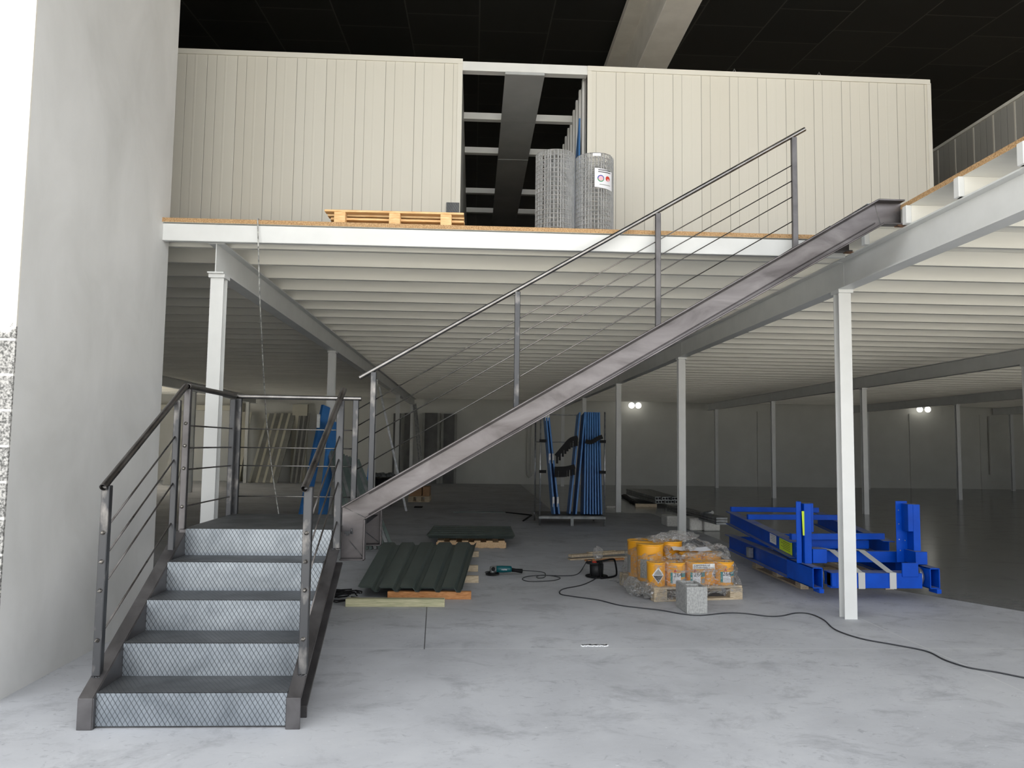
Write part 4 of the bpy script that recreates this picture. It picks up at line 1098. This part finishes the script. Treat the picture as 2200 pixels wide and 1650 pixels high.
# slats: each a blue profile
def slat(x0, x1, label, grp, y0=.05, th=.035, dp=.5, top=2.28, lab=()):
    m = MB(); b = V((x0, y0, .2)); t = V((x1, y0+.25, top))
    m.ext([(-dp/2, -th/2), (dp/2, -th/2), (dp/2, th/2), (-dp/2, th/2)], b+V((0, dp/2, 0)), t+V((0, dp/2, 0)), (1, 0, 0))
    o = m.build('blue_slat', M['blue2'], None, .004, loc=(RX0, ry, 0)); tag(o, label, 'slat', grp)
    for f in lab:
        c = b.lerp(t, f); dxy = (t-b).normalized(); MB().box((c.x-th/2-.002, c.y-.006, c.z-.10), (c.x+th/2+.002, c.y+.0, c.z+.10)).build('paper_label', M['tape'], o)
    return o
def pxx(px): return (px-1160)/138*rw
for k in range(7):
    xb = pxx(1256+6.1*k); xt = pxx(1262+4.8*k)
    slat(xb, xt, ORD[k]+' blue slat from the left in the upright bundle in the rack', 'blue slats bundled at the right of the rack')
slat(pxx(1238), pxx(1260), 'wide blue slat leaning right against the bundle in the rack', 'leaning blue slats', dp=.5)
slat(pxx(1226), pxx(1250), 'leftmost blue slat of those leaning towards the right bundle', 'leaning blue slats', dp=.45, y0=.15)
slat(pxx(1192), pxx(1174), 'left blue slat with white labels at the left side of the rack', 'labelled blue slats', lab=(.13, .55, .97))
slat(pxx(1202), pxx(1179), 'right blue slat with white labels at the left side of the rack', 'labelled blue slats', lab=(.13, .55, .97))
# black combs
for (P, lab) in (([(1195, 980), (1212, 960), (1226, 945), (1241, 940)], 'upper black rubber comb hanging in the slat rack'), ([(1192, 1007), (1205, 1007), (1218, 1006), (1235, 1002)], 'lower black rubber comb hanging in the slat rack'), ([(1258, 948), (1270, 950), (1284, 942), (1294, 938)], 'black rubber comb strap across the right blue bundle')):
    yy = ry+.0 if P[0][0] < 1250 else ry-.0
    Q = smooth([atY(x, y, yy) for x, y in P], 6); m = MB()
    for a, b in zip(Q[:-1], Q[1:]): m.bar(a, b, .05, .085)
    if P[0][0] < 1250:
        for a in Q[1::2]: m.box((a.x-.02, a.y-.02, a.z-.17), (a.x+.02, a.y+.02, a.z))
    o = m.build('rubber_comb', M['plastic']); tag(o, lab, 'strap')

# ================================================================== RIGHT MIDDLE: styrofoam, pipes
for (x0, x1, y0, h, lab) in ((1433, 1458, 1132, .22, 'small white foam block left of the middle column base'), (1482, 1512, 1140, .24, 'white foam block right of the middle column, left one'), (1512, 1548, 1141, .2, 'white foam block right of the middle column, right one')):
    a = atZ(x0, y0); b = atZ(x1, y0); o = MB().box((a.x, a.y, 0), (b.x-.01, a.y+.5, h)).build('foam_block', M['styro'], None, .03, 2); tag(o, lab, 'foam block')
random.seed(3)
for k in range(12):
    a = atZ(1562-3*(k % 4), 1133-1.5*(k//4), .30+.04*(k//4)); b = a + V((-1.15-.08*(k % 3), 2.6, 0)) 
    x = (k % 4)*.07; z = .26+.045*(k//4)
    n0 = atZ(1542+6*(k % 4), 1130, .22); f0 = atZ(1436+6*(k % 4)+random.uniform(-2, 2), 1100, .1); m = MB(); m.bar(V((n0.x, n0.y, z)), V((f0.x, f0.y, z-.12)), .05, .035)
    o = m.build('steel_rail', M['galvd']); tag(o, 'thin dark rail, '+ORD[k % 4]+' from the left, '+('bottom', 'middle', 'top')[k//4]+' layer over the foam blocks', 'rail', 'dark steel rails on foam blocks')
o = MB().tube([atZ(1506, 1104, .35), atZ(1531, 1101, .40)], .035, 8).build('pipe_offcut', M['galv']); tag(o, 'short pale pipe lying across the dark rails right of the middle column', 'pipe')
# pile of box sections
for k in range(14):
    z = .12+.09*(k//7); n0 = atZ(1412+7.0*(k % 7), 1088, .0); f0 = atZ(1348+7.5*(k % 7), 1067, .0)
    a = V((n0.x, n0.y+.05*(k % 3), z)); b = V((f0.x, f0.y, z)); m = MB()
    m.ext([(-.042,-.04),(.042,-.04),(.042,.04),(-.042,.04)], a, b); o = m.build('box_section', M['galvd']); tag(o, ORD[k % 7]+' box section from the left, '+('lower', 'upper')[k//7]+' layer of the pile', 'steel section', 'box sections piled on the floor')
    m = MB(); m.box((a.x-.032, a.y-.006, z-.028), (a.x+.032, a.y-.003, z+.028)); m.build('open_end', M['plastic'], o)
a = atZ(1366, 1089); b = atZ(1410, 1089)
o = MB().box((a.x, a.y, 0), (b.x, a.y+.12, .08)).build('timber_batten', M['oldwood']); tag(o, 'timber bearer under the pile of grey box sections', 'timber')
for k in range(3):
    n0 = atZ(1368-5*k, 1085-2*k); f0 = atZ(1338+2*k, 1068-k); o = MB().bar((n0.x, n0.y, .05), (f0.x, f0.y, .04), .09, .06).build('dark_section', M['plastic']); tag(o, ORD[2-k]+' dark flat bar from the left, on the floor left of the box sections', 'steel section', 'dark bars left of the box sections')
a = atZ(1303, 1091); b = atZ(1319, 1091); o = MB().box((a.x, a.y, 0), (b.x+.1, a.y+.1, .05)).build('pale_offcut', M['styro']); tag(o, 'pale strip on the floor just right of the slat rack', 'offcut')

# ================================================================== BACKGROUND LEFT
# blue board leaning on the second column
a = atY(655, 1150, 13.25); b = atY(700, 873, 13.25)
m = MB(); m.bar(V((a.x, 12.7, 0)), V((b.x, 13.25, b.z)), .17, .05, (.85, -.5, .2)); o = m.build('blue_board', M['blue2']); tag(o, 'long blue board leaning against the white column behind the stair', 'board')
c = atY(693, 905, 13.1); MB().box((c.x-.07, 12.98, c.z-.11), (c.x-.02, 13.0, c.z+.11)).build('paper_label', M['tape'], o)
m = MB(); a2 = atY(693, 1020, 12.8); m.bar(V((a2.x+.02, 12.75, .3)), V((a2.x+.12, 12.95, 1.95)), .22, .03, (.9, -.4, .1)); o = m.build('blue_board', M['blue2']); tag(o, 'shorter blue board behind the long leaning blue board', 'board')
a = atY(790, 1055, 12.5); o = MB().bar((a.x-.03, 12.4, 0), (atY(783, 1010, 12.5).x+.04, 12.9, 1.35), .06, .02, (0, -1, .1)).build('blue_strip', M['blue2']); tag(o, 'narrow blue strip beside the lowest post of the long railing', 'board')
# leaning galvanised profiles (crossing the view behind the right lower rail)
for k in range(11):
    t0 = atY(706+7*k*.9, 966+2.2*k, 12.9); b0 = atY(752+9.0*k, 1120+2*k, 12.0)
    m = MB(); m.bar(V((b0.x, 12.0+.02*k, 0.0)), V((t0.x, 12.9, max(t0.z, .9))), .045, .03, (0, -1, .3)); o = m.build('metal_profile', M['galv'] if k == 0 else (M['galvd'] if k % 3 == 0 else M['green'])); tag(o, ORD[k]+' metal profile from the left in the fan behind the lower railing' if k else 'bright galvanised profile at the left of the leaning fan', 'profile', 'metal profiles leaning behind the stair' if k else None)
# steel stud leaning near third column
a = atZ(873, 1098); b = atY(816, 832, 19.2); o = MB().bar((a.x, a.y, .0), (b.x, 19.1, b.z), .05, .04, (0, -1, 0)).build('steel_stud', M['galv']); tag(o, 'long thin steel stud leaning diagonally against the third column of the left beam', 'stud')
for k, (x0, x1) in enumerate(((908, 889), (914, 893))):
    a = atY(x0, 1040, 31.0); b = atY(x1, 868, 31.2); o = MB().bar((a.x, 30.4, 0), (b.x, 31.15, b.z), .07, .05, (0, -1, 0)).build('steel_stud', M['galv']); tag(o, ['left', 'right'][k]+' one of two slanted studs leaning on the farthest left column', 'stud')
# tall panels on back wall
YW = YB
def wallpanel(px0, px1, py0, mt, label, nm='wall_panel', lean=0):
    a = atY(px0, 1037, YW-.15); b = atY(px1, 1037, YW-.15); t = atY((px0+px1)/2, py0, YW-.15).z
    m = MB(); m.prism([(a.x, 0), (b.x, 0), (b.x+lean, t), (a.x+lean, t)], 'y', YW-.16, YW-.06); o = m.build(nm, M[mt]); tag(o, label, 'panel'); return o
def px_frame(o, px0, px1, py0):
    a = atY(px0, 1037, YW-.2); b = atY(px1, 1037, YW-.2); t = atY(px0, py0, YW-.2).z
    for (x0, x1) in ((a.x-.05, a.x+.05), (b.x-.05, b.x+.05)): MB().box((x0, YW-.22, 0), (x1, YW-.16, t)).build('edge_strip', M['greypanel'], o)
o = wallpanel(909, 938, 887, 'darkpanel', 'tall dark panel leaning on the back wall, left of the last one'); px_frame(o, 907, 940, 887)
o = wallpanel(950, 975, 889, 'darkpanel', 'rightmost tall dark panel standing on the back wall'); px_frame(o, 948, 977, 889)
wallpanel(842, 858, 888, 'darkpanel', 'tall dark panel on the back wall behind the fourth column')
wallpanel(866, 885, 888, 'darkpanel', 'tall dark panel on the back wall between the two farthest left columns')
random.seed(12)
for k in range(12):
    px0 = 536+5.2*k + (0 if k < 12 else 30); a = atY(px0, 1037, YW-1.1); t = atY(px0+12, 888, YW-.2)
    o = MB().bar((a.x, YW-1.1, 0), (a.x+.42, YW-.2, t.z), .11, .05, (0, -1, .3)).build('long_profile', M['greypanel'] if k % 3 else M['cream']); tag(o, ORD[k]+' metal profile from the left in the sheaf on the back wall', 'profile', 'profiles leaning on the far back wall')
for k in range(5):
    px0 = 625+5*k; a = atY(px0, 1037, YW-.9); t = atY(px0, 888, YW-.2)
    o = MB().bar((a.x, YW-.9, 0), (a.x+.12, YW-.2, t.z), .08, .05, (0, -1, .3)).build('long_profile', M['darkpanel'] if k % 2 else M['greypanel']); tag(o, ORD[k]+' profile from the left in the narrow dark sheaf right of the cream pilaster', 'profile', 'dark profiles right of the pilaster')
for k in range(6):
    px0 = 352+5*k; a = atY(px0, 1040, 29.2); t = atY(px0+8, 882, 30.0)
    o = MB().bar((a.x, 29.2, 0), (a.x+.25, 30.0, t.z), .1, .05, (0, -1, .3)).build('long_profile', M['greypanel']); tag(o, ORD[k]+' profile from the left in the bundle beside the grey wall', 'profile', 'profiles beside the grey wall')
for k in range(4):
    px0 = 496+5*k; a = atY(px0, 1037, 31.6); t = atY(px0+6, 885, 32.3)
    o = MB().bar((a.x, 31.6, 0), (a.x+.2, 32.3, t.z), .1, .05, (0, -1, .3)).build('long_profile', M['cream']); tag(o, ORD[k]+' pale profile from the left in the small bundle right of the first column', 'profile', 'profiles right of the first column')
# black box and pallet with cartons
a = atY(777, 1028, 20.5); b = atY(842, 1028, 20.5)
o = MB().box((a.x, 20.5, 0), (b.x, 21.4, a.z)).build('black_crate', M['plastic'], None, .02); tag(o, 'black crate behind the foot of the long stringer', 'crate')
for k in range(3): crumple((a.x+.25+.22*k, 20.9, a.z), .11, (1.2, 1, .6), 50+k, 'crate_bundle', M['galvd'], ['left', 'middle', 'right'][k]+' wrapped bundle on the black crate', 'bundle')
a = atZ(876, 1079); b = atZ(923, 1079)
pallet('wooden_pallet', ((a.x+b.x)/2, a.y+.5, 0), 0, 'distant wooden pallet with cartons, seen under the long stringer', L=b.x-a.x, W=.9, wood='oldwood', H=.16)
for k, (f0, f1) in enumerate(((.02, .62), (.66, .98))):
    x0 = a.x+(b.x-a.x)*f0; x1 = a.x+(b.x-a.x)*f1; o = MB().box((x0, a.y+.15, .16), (x1, a.y+.8, .42)).build('carton', M['card'], None, .01); tag(o, ['wide', 'narrow'][k]+' brown carton on the distant pallet', 'carton')
# pipe loop on back wall
x = atY(1138, 900, YB).x; zb_ = atY(1135, 1025, YB-.1).z
o = MB().tube([(x-.08, YB-.1, 3.2), (x-.08, YB-.1, zb_+.08), (x, YB-.1, zb_), (x+.08, YB-.1, zb_+.08), (x+.08, YB-.1, 3.2)], .035, 8).build('wall_pipe', M['wall_back']); tag(o, 'painted pipe loop down the back wall left of the slat rack', 'pipe')
o = MB().box((22.15-.1, YB-.16, .62), (22.15+.1, YB-.06, 3.1)).build('wall_duct', M['wall_back']); tag(o, 'boxed duct down the back wall in the far right corner', 'duct')
# pale painted patch of floor
# round twin wall lamps
def twin(px, py, dx, lab):
    c = atY(px, py, YB-.35)
    e = empty('twin_wall_lamp', (c.x, YB, c.z), 0, lab, 'lamp')
    for s in (-1, 1):
        MB().lathe([(.02, -.40), (.09, -.39), (.125, -.34), (.125, -.30), (.05, -.22)], (s*dx, 0, 0), 20, 'y').build('lamp_head', M['lamp'], e)
        MB().tube([(s*dx, -.24, 0), (s*dx*.3, -.1, .1)], .02, 6).build('arm', M['galvd'], e)
    MB().box((-.12, -.12, .05), (.12, 0, .15)).build('lamp_body', M['galvd'], e)
twin(1364.5, 871, .142, 'twin round lamp on the back wall left of the middle bay')
twin(1985.5, 879.5, .175, 'twin round lamp on the back wall in the right bay')
# unseen lamp added to give the far left bay its warm light
e = empty('added_warm_lamp', (-11.6, 26.5, 3.30), 0, 'unseen warm lamp added to light the far left bay, behind the grey wall', 'lamp')
MB().box((-.9, -.1, 0), (.9, .1, .06)).build('casing', M['white'], e); MB().box((-.85, -.06, -.03), (.85, .06, 0)).build('tube', M['lampwarm'], e)
